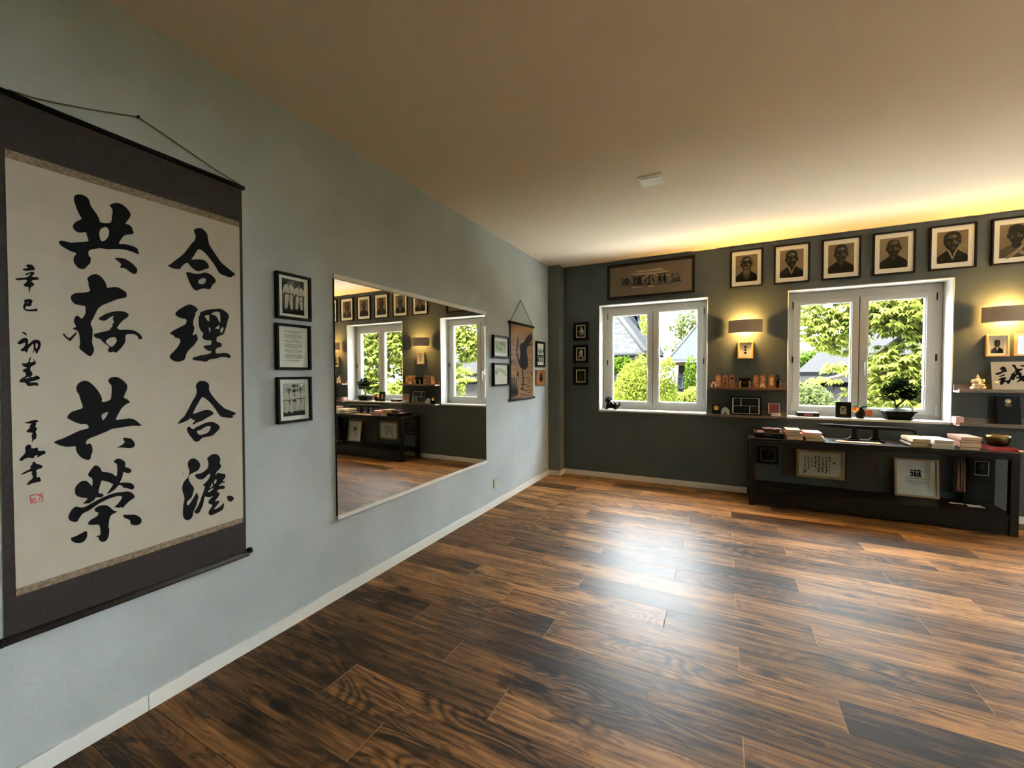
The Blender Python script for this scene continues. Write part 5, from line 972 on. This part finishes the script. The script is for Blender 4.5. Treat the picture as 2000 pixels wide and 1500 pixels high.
t = thing('black_backing_board', 'tall black board standing on the lower shelf at the right end of the table', 'board', ((a+c)/2-.02, L-.090, SZ+e)); MB().box(-(c-a)/2-.01, (c-a)/2+.03, -.006, .006, 0, z1-SZ+.02).build('panel', 'dark', t, bevel=.002)
frame_thing('picture_frame', 'black picture frame with thin cream line before the tall black board', 'picture', ((a+c)/2, L-.098, z0-.005), 0, c-a, z1-z0+.022, .030, .018, 'black', .004, 'cream', 'frames under the side table', layers=[(ell(.05,.1,.2,.25),1)], mats=['dark','photodark'])
for i, (pa, pb, py) in enumerate(((1857, 1879, 983.5), (1890, 1913, 987.5), (1894, 1920, 990.5))):
    q0, q1 = onZ(pa, py, SZ), onZ(pb, py, SZ)
    t = thing('folded_paper', ('single white folded paper on the lower table shelf, nearest the character print', 'rear white folded paper of the pair on the lower table shelf', 'front white folded paper of the pair on the lower table shelf')[i], 'paper', ((q0.x+q1.x)/2, (q0.y+q1.y)/2, SZ+e), 0, 'white papers on the lower table shelf'); w = abs(q1.x-q0.x)/2
    MB().box(-w, w, -.010, .010, 0, .004).build('sheet', 'mount', t)

# ---------------------------------------------------------------- window sill things
SZ2 = WIN[0]['z0']+.0216
# left window: small dark figurine
q0, q1 = onZ(1181, 799, SZ2), onZ(1211, 800, SZ2); yb = L+.075; a, c = up(1180, 790, yb)[0], up(1212, 790, yb)[0]; h = up(1190, 774, yb)[1]-SZ2; w = c-a
t = thing('lion_dog_figurine', 'small dark animal figurine with a spiky mane on the left window sill', 'figurine', (a+w/2, yb, SZ2))
b = MB().ball((-w*.12, 0, h*.34), (w*.26, .030, h*.26)).ball((-w*.22, -.004, h*.68), (w*.17, .028, h*.20)).ball((w*.16, .004, h*.26), (w*.24, .028, h*.22)).ball((w*.06,-.01,h*.48),(w*.2,.022,h*.16))
for s in (-1, 1): b.tube([(-w*.25, s*.018, h*.4), (-w*.30, s*.022-.004, h*.12), (-w*.34, s*.022-.012, h*.02)], [.014,.011,.012]).tube([(w*.2, s*.018, h*.25), (w*.26, s*.022, h*.10), (w*.16, s*.022-.01, h*.02)], [.016,.012,.012])
b.tube([(w*.34,0,h*.25),(w*.46,0,h*.36),(w*.42,0,h*.52),(w*.48,0,h*.56)], [.014,.012,.010,.004])
for k in range(9): an = PI*(.05+.9*k/8); b.tube([(-w*.22+math.cos(an)*w*.13, 0, h*.70+math.sin(an)*h*.14), (-w*.22+math.cos(an)*w*.24, 0, h*.70+math.sin(an)*h*.30)], [.012, .002], seg=6)
b.tube([(-w*.34,-.01,h*.66),(-w*.44,-.014,h*.60)], [.014,.010]); b.build('animal_body', 'dark', t)
MB().tube([(-w*.06,-.030,h*.66),(w*.03,-.036,h*.56),(w*.14,-.034,h*.44)], [.005,.007,.004], seg=8).build('white_stripe', 'mount', t)
MB().ball((-w*.12,-.033,h*.46), (.008,.006,.012)).build('red_tongue', mat('red_enamel', (.35,.02,.015), .3), t)
# right window
ys = L+.060
a, c = up(1556.5, 812, ys)[0], up(1599, 812, ys)[0]
t = thing('flat_box', 'flat black and red box with white top on the right window sill', 'box', ((a+c)/2, L+.075, SZ2)); w = (c-a)/2
MB().box(-w, w, -.05, .05, 0, .034).build('box_body', 'dark', t, bevel=.003); MB().box(-w+.05, w-.05, -.0515, -.049, .008, .026).build('red_label', mat('dark_red_label', (.16,.03,.03), .5), t); MB().box(-w+.004, w-.004, -.046, .046, .034, .038).build('white_top', 'mount', t, bevel=.001)
yb = L+.035; a, c = up(1631.5, 800, yb)[0], up(1662, 800, yb)[0]; zt = up(1645, 785, yb)[1]
t = frame_thing('photo_stand', 'black standing photo frame with an arched pale picture on the right window sill', 'picture', ((a+c)/2, yb, SZ2), 0, c-a, zt-SZ2, .030, .022, 'dark', 0, 'mount', layers=[(rect(-.5,.5,-.5,.5),1), ([(-.42,-.46),(.42,-.46),(.42,.18),(.30,.36),(0,.42),(-.30,.36),(-.42,.18)],2), ([(-.3,.14),(-.08,.20),(.02,.12),(.1,.20),(.3,.12),(.12,.08),(.05,-.02),(-.05,-.02),(-.1,.08)],3), (rect(-.22,-.14,-.24,.02),4), (rect(.1,.24,-.28,-.06),4), (rect(-.04,.04,-.34,-.10),4)], mats=['mount','dark','cream','photodark','photogrey'], tilt=-.10)
yb = L+.045; q = up(1680, 815, yb); h = up(1680, 797, yb)[1]-SZ2
t = thing('round_vase', 'small dark round vase of orange flowers on the right window sill', 'vase', (q[0], yb, SZ2)); r = (up(1688, 810, yb)[0]-up(1668, 810, yb)[0])/2*1.12
MB().lathe([(r*.55,0),(r*.85,h*.12),(r,h*.40),(r*.85,h*.72),(r*.5,h*.95),(r*.5,h*1.05),(r*.42,h*1.05),(r*.42,h*.8),(.001,h*.78)], seg=24).build('vase_body', 'dark', t)
orange = mat('orange_petals', (.72,.26,.02), .6, var=.25, scale=40); orange2 = mat('deep_orange_petals', (.55,.12,.015), .6, var=.25, scale=40); green = leaf_mat('dark_flower_leaves', (.02,.05,.012))
def flower(name, c, r, face, m, m2):
    f = MB(); F2 = Vector(face).normalized(); A = F2.cross(Vector((0,0,1))).normalized(); B = A.cross(F2)
    for lay, (rr2, n, up2) in enumerate(((1.0, 14, .15), (.68, 10, .35))):
        for k in range(n):
            t2 = 2*PI*(k+.5*lay)/n; d = A*math.cos(t2)+B*math.sin(t2); s2 = A*-math.sin(t2)+B*math.cos(t2); o2 = Vector(c)+F2*r*.1*lay
            f.add([o2, o2+d*r*rr2*.55+s2*r*.22+F2*r*up2*.5, o2+d*r*rr2+F2*r*up2, o2+d*r*rr2*.55-s2*r*.22+F2*r*up2*.5], [(0,1,2,3)])
    o = f.build(name, m, t); MB().ball(Vector(c)+F2*r*.12, r*.26).build('flower_heart', m2, o); return o
fa = up(1670, 800, yb); fb = up(1695, 806, yb)
flower('flower', (fa[0]-q[0], -.012, fa[1]-SZ2), .032, (-.35,-.8,.45), orange, orange2); flower('flower', (fb[0]-q[0], -.022, fb[1]-SZ2), .036, (.25,-.95,.05), orange2, orange)
MB().tube([(0,0,h*.9),(-.02,-.004,h*1.05),(fa[0]-q[0]+.006,-.010,fa[1]-SZ2-.006)], .003, seg=6).tube([(.004,0,h*.9),(.02,-.006,h*1.12),(fb[0]-q[0]-.004,-.016,fb[1]-SZ2+.01)], .003, seg=6).build('flower_stems', green, t)
lf = MB(); rr = random.Random(4)
for k in range(22):
    an = rr.uniform(0, 2*PI); r2 = rr.uniform(.02, .085); p_ = Vector((.01+math.cos(an)*r2, math.sin(an)*.03, h*1.18+rr.uniform(-.01,.02))); d = Vector((math.cos(an), math.sin(an)*.4, rr.uniform(-.2,.5))).normalized()*.034; s2 = d.cross(Vector((0,.3,1))).normalized()*.010
    lf.add([p_-d*.5, p_+s2, p_+d*.7, p_-s2], [(0,1,2,3)])
for k in range(8):
    an = rr.uniform(0, PI); lf.tube([(0,0,h*.95), (math.cos(an)*.04, -.004, h*1.12), (math.cos(an)*.075, -.008, h*1.2)], .0015, seg=5)
lf.build('flower_leaves', green, t)

# bonsai
yb = L+.056
a, c = up(1720, 810, yb)[0], up(1787, 810, yb)[0]; x = (a+c)/2; w = (c-a)/2
t = thing('bonsai', 'small bonsai tree with forked trunk in a dark pot on the right window sill', 'bonsai', (x, yb, SZ2))
zp = .018; ph = up(1755, 803.5, yb-.07)[1]-SZ2-zp
def quadpot(l0, l1, d0, d1, z0, z1): return [(-l0,-d0,z0),(l0,-d0,z0),(l0,d0,z0),(-l0,d0,z0),(-l1,-d1,z1),(l1,-d1,z1),(l1,d1,z1),(-l1,d1,z1)], [(0,3,2,1),(4,5,6,7),(0,1,5,4),(1,2,6,5),(2,3,7,6),(3,0,4,7)]
MB().add(*quadpot(w*.66, w*.80, .048, .062, 0, zp*.8)).build('saucer', 'dark', t, bevel=.003)
b = MB().add(*quadpot(w*.66, w*.90, .045, .066, zp*.5, zp+ph*.86)); b.add(*quadpot(w*.96, w*1.0, .070, .072, zp+ph*.82, zp+ph)); b.build('pot', 'dark', t, bevel=.005)
g = MB(); n = 16
g.add([(w*.93*math.cos(2*PI*k/n)*rr2, .066*math.sin(2*PI*k/n)*rr2, zp+ph-.004+zz) for rr2, zz in ((1,0),(.6,.014),(.25,.026),(.02,.030)) for k in range(n)], [(j*n+k, j*n+(k+1)%n, (j+1)*n+(k+1)%n, (j+1)*n+k) for j in range(3) for k in range(n)], 0, True); g.build('moss_soil', 'soil', t)
def bp(u, v, dy=0.0): q2 = up(1690+u/9.38, 680+v/9.38, yb+dy); return Vector((q2[0]-x, dy, q2[1]-SZ2))
tr = [bp(575,1120), bp(565,1080,-.004), bp(580,1055)]
b = MB().tube([bp(590,1150), bp(575,1110), bp(562,1070), bp(572,1048)], [.017,.012,.010,.009], seg=9)
b.tube([bp(570,1062), bp(550,1030,.006), bp(540,980,.01), bp(480,930,.02), bp(380,900,.03)], [.009,.007,.006,.005,.003], seg=8).tube([bp(578,1058), bp(620,1025,-.006), bp(680,980,-.01), bp(740,920,-.01), bp(800,840,.0), bp(880,780,.01)], [.009,.008,.008,.007,.006,.003], seg=8)
b.tube([bp(690,970), bp(660,860,.02), bp(600,740,.02)], [.007,.005,.003]).tube([bp(545,990), bp(520,880,-.02), bp(450,760,-.02)], [.006,.005,.003]).tube([bp(760,900), bp(880,900,.02), bp(960,880,.0)], [.005,.004,.002]); b.build('trunk', 'bark', t)
lf = MB(); rr = random.Random(21)
pads = [(600,640,190,85),(450,720,150,100),(720,720,190,110),(560,780,220,80),(400,910,150,70),(520,900,90,60),(800,850,160,100),(900,770,110,80),(980,720,55,45),(700,870,110,70),(330,770,60,40),(860,920,80,50),(280,885,70,26),(640,600,110,45)]
for u, v, ru, rv in pads:
    cc = bp(u, v); kx = (bp(u+ru, v)-cc).x; kz = (bp(u, v-rv)-cc).z
    for k in range(int(ru*rv/34)):
        while True:
            s = Vector((rr.uniform(-1,1), rr.uniform(-1,1), rr.uniform(-1,1)))
            if s.length < 1: break
        p_ = cc+Vector((s.x*kx, s.y*.065, s.z*kz)); d = Vector((rr.uniform(-1,1), rr.uniform(-1,1), rr.uniform(-.5,.6))).normalized(); s2 = d.cross(Vector((rr.uniform(-.4,.4), rr.uniform(-.6,.2), 1))).normalized()
        ln = rr.uniform(.012, .020)
        lf.add([p_-d*ln*.5, p_+s2*ln*.30, p_+d*ln*.6, p_-s2*ln*.30], [(0,1,2,3)])
lf.build('foliage', leaf_mat('dark_bonsai_leaves', (.005,.010,.004), .4, .15), t)
q2 = up(1690+865/9.38, 680+1120/9.38, yb-.05)
t = thing('tiny_figure', 'tiny pale stone figure on the right rim of the bonsai pot', 'figurine', (q2[0], yb-.045, SZ2+zp+ph+.0005)); MB().lathe([(.010,0),(.011,.010),(.007,.022),(.009,.028),(.006,.038),(.001,.040)], seg=10).build('figure', mat('pale_grey_stone', (.42,.42,.36), .7), t)

# ---------------------------------------------------------------- outside
GZ = -1.3
structure(MB().box(-60, 80, -40, 90, GZ-.2, GZ).build('ground', mat('lawn_ground', (0.0074, 0.0133, 0.0022), .9, spec=0, var=.3, scale=.8)))
slate = slat_mat('grey_slate_roof', (0.0066, 0.0070, 0.0075), (0.0102, 0.0107, 0.0112), 14.0, spec=0)
slate2 = slat_mat('pale_blue_slate_roof', (0.0074, 0.0086, 0.0098), (0.0090, 0.0101, 0.0111), 10.0, spec=0)
render_w = mat('white_house_render', (0.0085, 0.0085, 0.0083), .9, spec=0, var=.05, scale=2)
render_p = mat('peach_house_render', (0.0110, 0.0085, 0.0070), .9, spec=0, var=.05, scale=2)
eave = mat('brown_eave_board', (0.0044, 0.0030, 0.0019), .7, spec=0); bargeb = mat('white_barge_board', (0.0107, 0.0107, 0.0111), .6, spec=0); pane_d = mat('dark_blue_window', (0.0007, 0.0022, 0.0052), .5, spec=.05); pane_g = mat('pale_grey_window', (0.0089, 0.0104, 0.0111), .3, spec=.05)
def P(px, py, y): q = onY(px, py, y); return Vector((q.x, q.y, q.z))
def slab(mb, a, b_, c, d, n, t, m=0):
    """four sided roof plane with thickness t along n"""
    v = [a, b_, c, d, a+n*t, b_+n*t, c+n*t, d+n*t]
    return mb.add([tuple(q) for q in v], [(0,3,2,1),(4,5,6,7),(0,1,5,4),(1,2,6,5),(2,3,7,6),(3,0,4,7)], m)
# grey slate house, left window
ya = 14.0
t = thing('house', 'grey slate roofed house with white gutter seen through the left window', 'house', (0, 0, 0))
er = P(1259, 691, ya); el = er-Vector((9.0, 0, 0)); apex = P(1203, 616, ya+2.6)
top = apex+(apex-er)*0.55; topl = Vector((top.x-5.0, top.y, top.z))
slab(MB(), el, er, top, topl, Vector((0, .05, .08)), 1.0).build('roof', slate, t)
back_r = er+Vector((0, 4.6, 0)); slab(MB(), er, back_r, top+Vector((0,2,0)), top, Vector((.06, 0, .07)), 1.0).build('roof', slate, t)
b = MB(); b.tube([er+Vector((.05,-.02,.06)), top+Vector((.05,-.02,.1))], .09, seg=8).build('hip_cap', bargeb, t)
b = MB().tube([el+Vector((0,-.10,-.02)), er+Vector((.05,-.10,-.02))], .06, seg=10); b.build('gutter', bargeb, t)
ez = er.z
b = MB().box(el.x, er.x-.05, ya+.05, ya+.25, ez-.36, ez-.02).box(el.x, er.x, ya-.06, ya+.4, ez-.42, ez-.30); b.build('fascia', bargeb, t)
for k in range(6): MB().box(er.x-.5-k*.62, er.x-.44-k*.62, ya-.03, ya+.06, ez-.30, ez-.04).build('bracket', mat('pale_bracket', (0.0148, 0.0148, 0.0148), .7, spec=0), t)
MB().box(el.x, er.x-.45, ya+.45, ya+4.2, GZ, ez-.3).build('wall', render_w, t)
a, c = P(1196, 728, ya+.44), P(1214, 752, ya+.44)
f = MB().ring(a.x-.5, c.x, c.z, a.z, a.x-.42, c.x-.08, c.z+.08, a.z-.08, ya+.34, ya+.46).build('window_frame', bargeb, t); MB().box(a.x-.42, c.x-.08, ya+.40, ya+.43, c.z+.08, a.z-.08).build('pane', pane_g, f)
# higher roof behind it
yb2 = 21.5
t = thing('house', 'taller pale roofed house with a blue-grey chimney behind the slate roof', 'house', (0, 0, 0))
r0 = P(1222, 598, yb2); r1 = P(1275, 690, yb2); zl = r1.z
slab(MB(), Vector((r0.x-4, yb2, zl)), r1, r0, Vector((r0.x-3, yb2, r0.z)), Vector((0, 1, .0)), .2).build('gable_wall', render_w, t)
slab(MB(), r1+Vector((.1,-.3,0)), r1+Vector((.1,3,0)), r0+Vector((.1,3,.12)), r0+Vector((.1,-.3,.12)), Vector((.05,0,.05)), 1.6).build('roof', slate2, t)
MB().box(r0.x-3, r1.x-.4, yb2+.2, yb2+2.8, GZ, zl+.1).build('wall', render_w, t)
a, c = P(1235, 612, yb2-.2), P(1246, 641, yb2-.2)
MB().box(a.x, c.x, yb2-.3, yb2+.6, c.z-.9, a.z+.5).box(a.x-.08, c.x+.08, yb2-.38, yb2+.68, a.z+.5, a.z+.62).build('chimney', mat('blue_grey_chimney', (0.0044, 0.0055, 0.0074), .7, spec=0), t)
# pale blue gable roofed house, right pane
yc = 17.0
t = thing('house', 'peach walled house with pale blue gable roof outside the left window', 'house', (0, 0, 0))
pk = P(1362, 640, yc+3); e0 = P(1306, 692, yc); e1 = P(1350, 706, yc)
slab(MB(), Vector((e0.x, yc-.3, e1.z)), Vector((e0.x+3.2, yc-.3, e1.z)), Vector((e0.x+3.3, yc+3, pk.z)), pk, Vector((0,.04,.08)), 1.2).build('roof', slate2, t)
MB().tube([Vector((e0.x, yc-.34, e1.z+.05)), pk+Vector((-.05,-.04,.08))], .05, seg=8).build('ridge_cap', bargeb, t)
MB().box(e0.x+.15, e0.x+3.1, yc-.28, yc-.1, e1.z-.16, e1.z-.02).build('eave_board', eave, t)
wx = P(1324, 720, yc).x
MB().box(wx, wx+2.6, yc+.1, yc+4, GZ, e1.z).build('wall', render_p, t)
zz = P(1335, 725, yc).z; MB().box(wx, wx+2.6, yc+.02, yc+.12, zz-.08, zz+.04).build('string_course', eave, t)
MB().box(wx-.02, wx+2.5, yc+.05, yc+.11, GZ, zz-.08).build('plinth_wall', render_w, t)
a, c = P(1325, 738, yc), P(1331.5, 757, yc)
f = MB().ring(a.x-.05, c.x+.05, c.z-.05, a.z+.05, a.x, c.x, c.z, a.z, yc-.02, yc+.06).build('window_frame', bargeb, t); MB().box(a.x, c.x, yc+.02, yc+.045, c.z, a.z).build('pane', pane_d, f)
# low outbuilding, right window
yd = 13.0
t = thing('garden_shed', 'low grey boarded shed with dark window band behind the tree', 'shed', (0, 0, 0))
a = P(1570, 745, yd); c = P(1720, 790, yd); z755, z785, z735, z746 = P(1620,755,yd).z, P(1620,786,yd).z, P(1620,734,yd).z, P(1620,746,yd).z
MB().box(a.x, c.x+2, yd, yd+2.6, z785-1.2, z755).build('board_wall', slat_mat('grey_vertical_boards', (0.0110, 0.0102, 0.0100), (0.0180, 0.0170, 0.0165), 11.0, 0, spec=0), t)
MB().box(a.x+.3, c.x+1.8, yd-.02, yd+.05, z755, z746).build('window_band', mat('dark_glazing', (0.0004, 0.0005, 0.0006), .3, spec=.01), t)
x_ = P(1621, 750, yd).x; MB().box(x_-.05, x_+.05, yd-.05, yd-.01, z755-.1, z746+.06).build('mullion', bargeb, t)
MB().box(a.x-.2, c.x+2.2, yd-.2, yd+2.8, z746, z735).build('roof_fascia', bargeb, t)
slab(MB(), Vector((a.x-.2, yd-.2, z735)), Vector((c.x+2.2, yd-.2, z735)), Vector((c.x+2.2, yd+3.2, z735+2.3)), Vector((a.x+2.4, yd+3.2, z735+2.3)), Vector((0,-.05,.1)), 1.0).build('roof', mat('white_roof_sheet', (0.0080, 0.0083, 0.0089), .6, spec=0, var=.04), t)
structure(MB().box(-6, 12, L+TH+.05, 8.6, GZ-.19, GZ+.02).build('path_patio', mat('pale_patio_paving', (.55,.53,.48), .9, spec=.1)))  # unseen pale slab added to bounce daylight up to the ceiling
structure(MB().box(16.0, 17.0, -18, 4.6, GZ, 10.0).build('terrain_bank', mat('dark_hedge_bank', (0.0089, 0.0148, 0.0044), .9, spec=0)))  # unseen block added to keep low sky light from the right windows
structure(MB().box(XR+TH+.3, 15.9, -14, 4.2, GZ-.19, GZ+.02).build('path_terrace', mat('pale_terrace_paving', (.52,.45,.36), .9, var=.1, scale=3)))  # unseen warm slab added to bounce light in through the right windows
structure(MB().box(a.x-3, c.x+4, 10.6, 12.6, GZ, z785-.75).build('terrain_step', mat('pale_gravel_step', (0.0063, 0.0061, 0.0059), .9, spec=0, var=.15, scale=6)))

# greenery: every plant has its own trunk and its own leaves
def leaf(mb, p_, d, ln, wd, roll, droop=.35):
    d = d.normalized(); s = d.cross(Vector((0, 0, 1)))
    if s.length < .05: s = Vector((1, 0, 0))
    s.normalize(); nrm = s.cross(d); s = (s*math.cos(roll)+nrm*math.sin(roll)); nrm = s.cross(d)
    m1 = p_+d*ln*.5; tip = p_+d*ln-Vector((0, 0, ln*droop))
    mb.add([p_, m1+s*wd-nrm*wd*.25, tip, m1-s*wd-nrm*wd*.25, m1], [(0,1,4),(0,4,3),(1,2,4),(4,2,3)])
def in_ball(rr):
    while True:
        s = Vector((rr.uniform(-1,1), rr.uniform(-1,1), rr.uniform(-1,1)))
        if s.length < 1: return s
def plant(name, label, cat, base, blobs, n, ln, wd, lm, seed, trunk=None, group=None, whorl=0, core=None):
    rr = random.Random(seed); base = Vector(base)
    t = thing(name, label, cat, base, 0, group)
    if trunk:
        b = MB()
        for path, r0, r1 in trunk:
            k = len(path); b.tube([Vector(q)-base for q in path], [r0+(r1-r0)*i/(k-1) for i in range(k)], seg=8)
        b.build('trunk', 'bark', t)
    tot = sum(q[1][0]*q[1][1]*q[1][2] for q in blobs); lf = MB()
    for c, r in blobs:
        for _ in range(int(n*r[0]*r[1]*r[2]/tot)):
            s = in_ball(rr); s = s*(.55+.45*rr.random())/max(s.length, .35) if rr.random() < .5 else s
            p_ = Vector((c[0]+s.x*r[0], c[1]+s.y*r[1], c[2]+s.z*r[2]))-base
            if whorl:
                ax = rr.uniform(0, 2*PI)
                for j in range(whorl):
                    an = ax+(j-(whorl-1)/2)*.55
                    leaf(lf, p_, Vector((math.cos(an), math.sin(an), rr.uniform(-.55, -.05))), ln*rr.uniform(.7, 1.15), wd*rr.uniform(.8, 1.15), rr.uniform(-.5,.5), .45)
            else: leaf(lf, p_, Vector((rr.uniform(-1,1), rr.uniform(-1,1), rr.uniform(-.5,.7))), ln*rr.uniform(.6,1.2), wd*rr.uniform(.7,1.2), rr.uniform(-1.5,1.5))
    lf.build('foliage', lm, t)
    return t
lm1 = leaf_mat('spring_green_leaves', (0.0640, 0.0780, 0.0130), .5, .55); lm2 = leaf_mat('yellow_green_leaves', (0.0440, 0.0530, 0.0075), .4, .5); lm3 = leaf_mat('mid_green_leaves', (0.0178, 0.0311, 0.0030), .5, .45); lm4 = leaf_mat('pale_green_leaves', (0.0333, 0.0422, 0.0148), .35, .55)
yt = 8.2
def c3(px, py, y): q = onY(px, py, y); return (q.x, y, q.z)
base = (5.6, 8.9, GZ)
tr = [([base, (5.5,8.8,.6), (5.2,8.7,1.6), (4.9,8.6,2.4)], .16, .09), ([(5.2,8.7,1.6), c3(1790,640,8.4), c3(1745,668,8.2), c3(1705,692,8.1)], .05, .012), ([(5.4,8.75,1.1), c3(1800,705,8.3), c3(1740,730,8.2), c3(1660,728,7.9), c3(1600,742,7.8)], .045, .010), ([(4.9,8.6,2.4), c3(1700,600,8.4), c3(1620,620,8.2), c3(1570,660,8.2)], .06, .012), ([(4.9,8.6,2.4), (4.2,8.3,3.4), (3.2,8.2,3.6)], .06, .015), ([(5.2,8.7,1.6), (6.2,8.4,2.6), (6.9,8.2,2.7)], .06, .02)]
blobs = [((*c3(1800,600,yt),), (.75,.6,.45)), ((*c3(1730,615,yt),), (.5,.5,.30)), ((*c3(1790,700,yt),), (.55,.5,.42)), ((*c3(1735,715,yt),), (.36,.45,.26)), ((*c3(1715,770,yt),), (.32,.4,.34)), ((*c3(1790,765,yt),), (.45,.4,.30)), ((*c3(1615,605,yt),), (.55,.5,.34)), ((*c3(1620,645,yt),), (.48,.5,.28)), ((*c3(1640,670,yt),), (.36,.4,.2)), ((*c3(1640,718,7.8),), (.26,.3,.10)), ((*c3(1605,742,7.7),), (.20,.2,.08)), ((*c3(1652,762,7.9),), (.07,.1,.09)),
         ((5.6,8.4,2.3), (1.1,.7,1.3)), ((6.9,8.3,2.0), (.9,.7,1.5)), ((5.2,8.2,.4), (.9,.6,.8)), ((3.4,8.3,3.4), (1.4,.7,.45)), ((6.6,8.2,.2), (.9,.6,.8))]
plant('tree', 'spreading tree with long drooping spring green leaves close outside the right window', 'tree', base, blobs, 13000, .105, .024, lm1, 31, tr, whorl=5)
# shrubs below
plant('bush', 'rounded pale green bush before the shed, lower left of the right window', 'bush', (*c3(1580,790,10.5)[:2], GZ), [((*c3(1578,785,10.5)[:2], c3(1578,775,10.5)[2]-.1), (.42,.4,.42)), ((*c3(1600,790,10.4),), (.35,.35,.3)), ((*c3(1560,800,10.4),), (.5,.4,.6)), ((c3(1575,790,10.5)[0],10.5,GZ+.5), (.6,.5,.6))], 5200, .075, .026, lm4, 5)
plant('bush', 'large yellow-green bush before the slate house in the left window', 'bush', (*c3(1243,780,9.5)[:2], GZ), [((*c3(1243,740,9.5),), (.40,.4,.42)), ((*c3(1235,770,9.4),), (.5,.4,.5)), ((*c3(1256,715,9.6),), (.2,.3,.3)), ((c3(1240,780,9.5)[0],9.4,GZ+.6), (.55,.5,.8))], 8200, .085, .020, lm2, 6)
plant('bush', 'yellow-green bush left of the peach house in the right pane of the left window', 'bush', (*c3(1300,780,10.9)[:2], GZ), [((*c3(1299,735,10.9),), (.28,.4,.46)), ((*c3(1298,770,10.9),), (.32,.4,.5)), ((*c3(1303,712,10.9),), (.20,.3,.2)), ((c3(1300,780,10.9)[0],10.9,GZ+.6), (.5,.5,.8))], 7200, .085, .020, lm2, 8)
plant('bush', 'dark green climbing shrub on the slate house wall at the left edge of the window', 'bush', (*c3(1205,780,13.6)[:2], GZ), [((*c3(1208,712,13.6),), (.55,.25,.25)), ((*c3(1224,735,13.6),), (.28,.25,.65)), ((*c3(1205,775,13.5),), (.6,.3,.5)), ((*c3(1225,765,13.5),), (.4,.3,.5))], 4600, .11, .045, lm3, 12)
plant('bush', 'low green bush under the peach house wall', 'bush', (*c3(1342,780,12.1)[:2], GZ), [((*c3(1338,780,12.1),), (.3,.3,.22)), ((*c3(1352,775,12.1),), (.26,.3,.26)), ((c3(1340,780,12.1)[0],12.1,GZ+.5), (.3,.3,.5))], 4200, .085, .026, lm1, 14)
plant('conifer', 'narrow upright conifer beside the peach house', 'tree', (*c3(1348,780,13.2)[:2], GZ), [((*c3(1349,712,13.2),), (.14,.16,.28)), ((*c3(1349,735,13.2),), (.18,.2,.4)), ((*c3(1350,765,13.2),), (.20,.22,.5)), ((c3(1348,780,13.2)[0],13.2,GZ+.7), (.28,.25,.9))], 5200, .075, .022, lm3, 16, [([(*c3(1348,780,13.2)[:2], GZ), (*c3(1348,700,13.2),)], .06, .02)])
q = c3(1345, 640, 27.0)
plant('tree', 'thin pale tree rising behind the pale blue roof', 'tree', (q[0]+.6, 27, GZ), [((*c3(1350,632,27),), (1.0,.8,1.3)), ((*c3(1335,655,27),), (.55,.6,1.2)), ((*c3(1316,640,27),), (.55,.5,.22)), ((*c3(1308,678,27),), (.5,.5,.35)), ((*c3(1362,655,27),), (.6,.6,1.4))], 1900, .22, .08, lm4, 17, [([(q[0]+.6,27,GZ), (q[0]+.6,27,3), (q[0]+.2,27,5.5)], .15, .04), ([(q[0]+.6,27,3), (*c3(1318,660,27),)], .06, .02), ([(q[0]+.5,27,4), (*c3(1312,690,27),)], .05, .02)])
q = c3(1263, 640, 12.4)
plant('tree', 'slim leafy tree between the slate house and the middle of the left window', 'tree', (q[0]+.12, 12.4, GZ), [((*c3(1262,628,12.4),), (.17,.2,.42))], 300, .10, .035, lm1, 18, [([(q[0]+.25,12.4,GZ), (q[0]+.12,12.4,3.0)], .04, .02)])
q = c3(1590, 720, 16)
plant('tree', 'mid green tree behind the shed seen at the left of the right window', 'tree', (q[0], 17.5, GZ), [((*c3(1585,722,17.5),), (.9,.7,.6)), ((*c3(1575,745,17.5),), (.7,.6,.6)), ((*c3(1600,700,17.5),), (.7,.7,.4)), ((*c3(1572,705,17.5),), (.5,.5,.3))], 2000, .16, .055, lm3, 22, [([(q[0],17.5,GZ), (q[0],17.5,1.5), (q[0]-.2,17.5,2.3)], .12, .04)])
plant('tree', 'broad spring green tree beyond the slate house, far right outside', 'tree', (9.6, 9.2, GZ), [((9.4,9,2.2), (1.5,1,1.9)), ((8.6,9,.6), (1.0,.8,1.2)), ((10.6,9.4,1.2), (1.3,1,1.6))], 1300, .18, .034, lm1, 41, [([(9.6,9.2,GZ), (9.5,9.1,.8), (9.4,9,2.4)], .2, .08)], whorl=5)
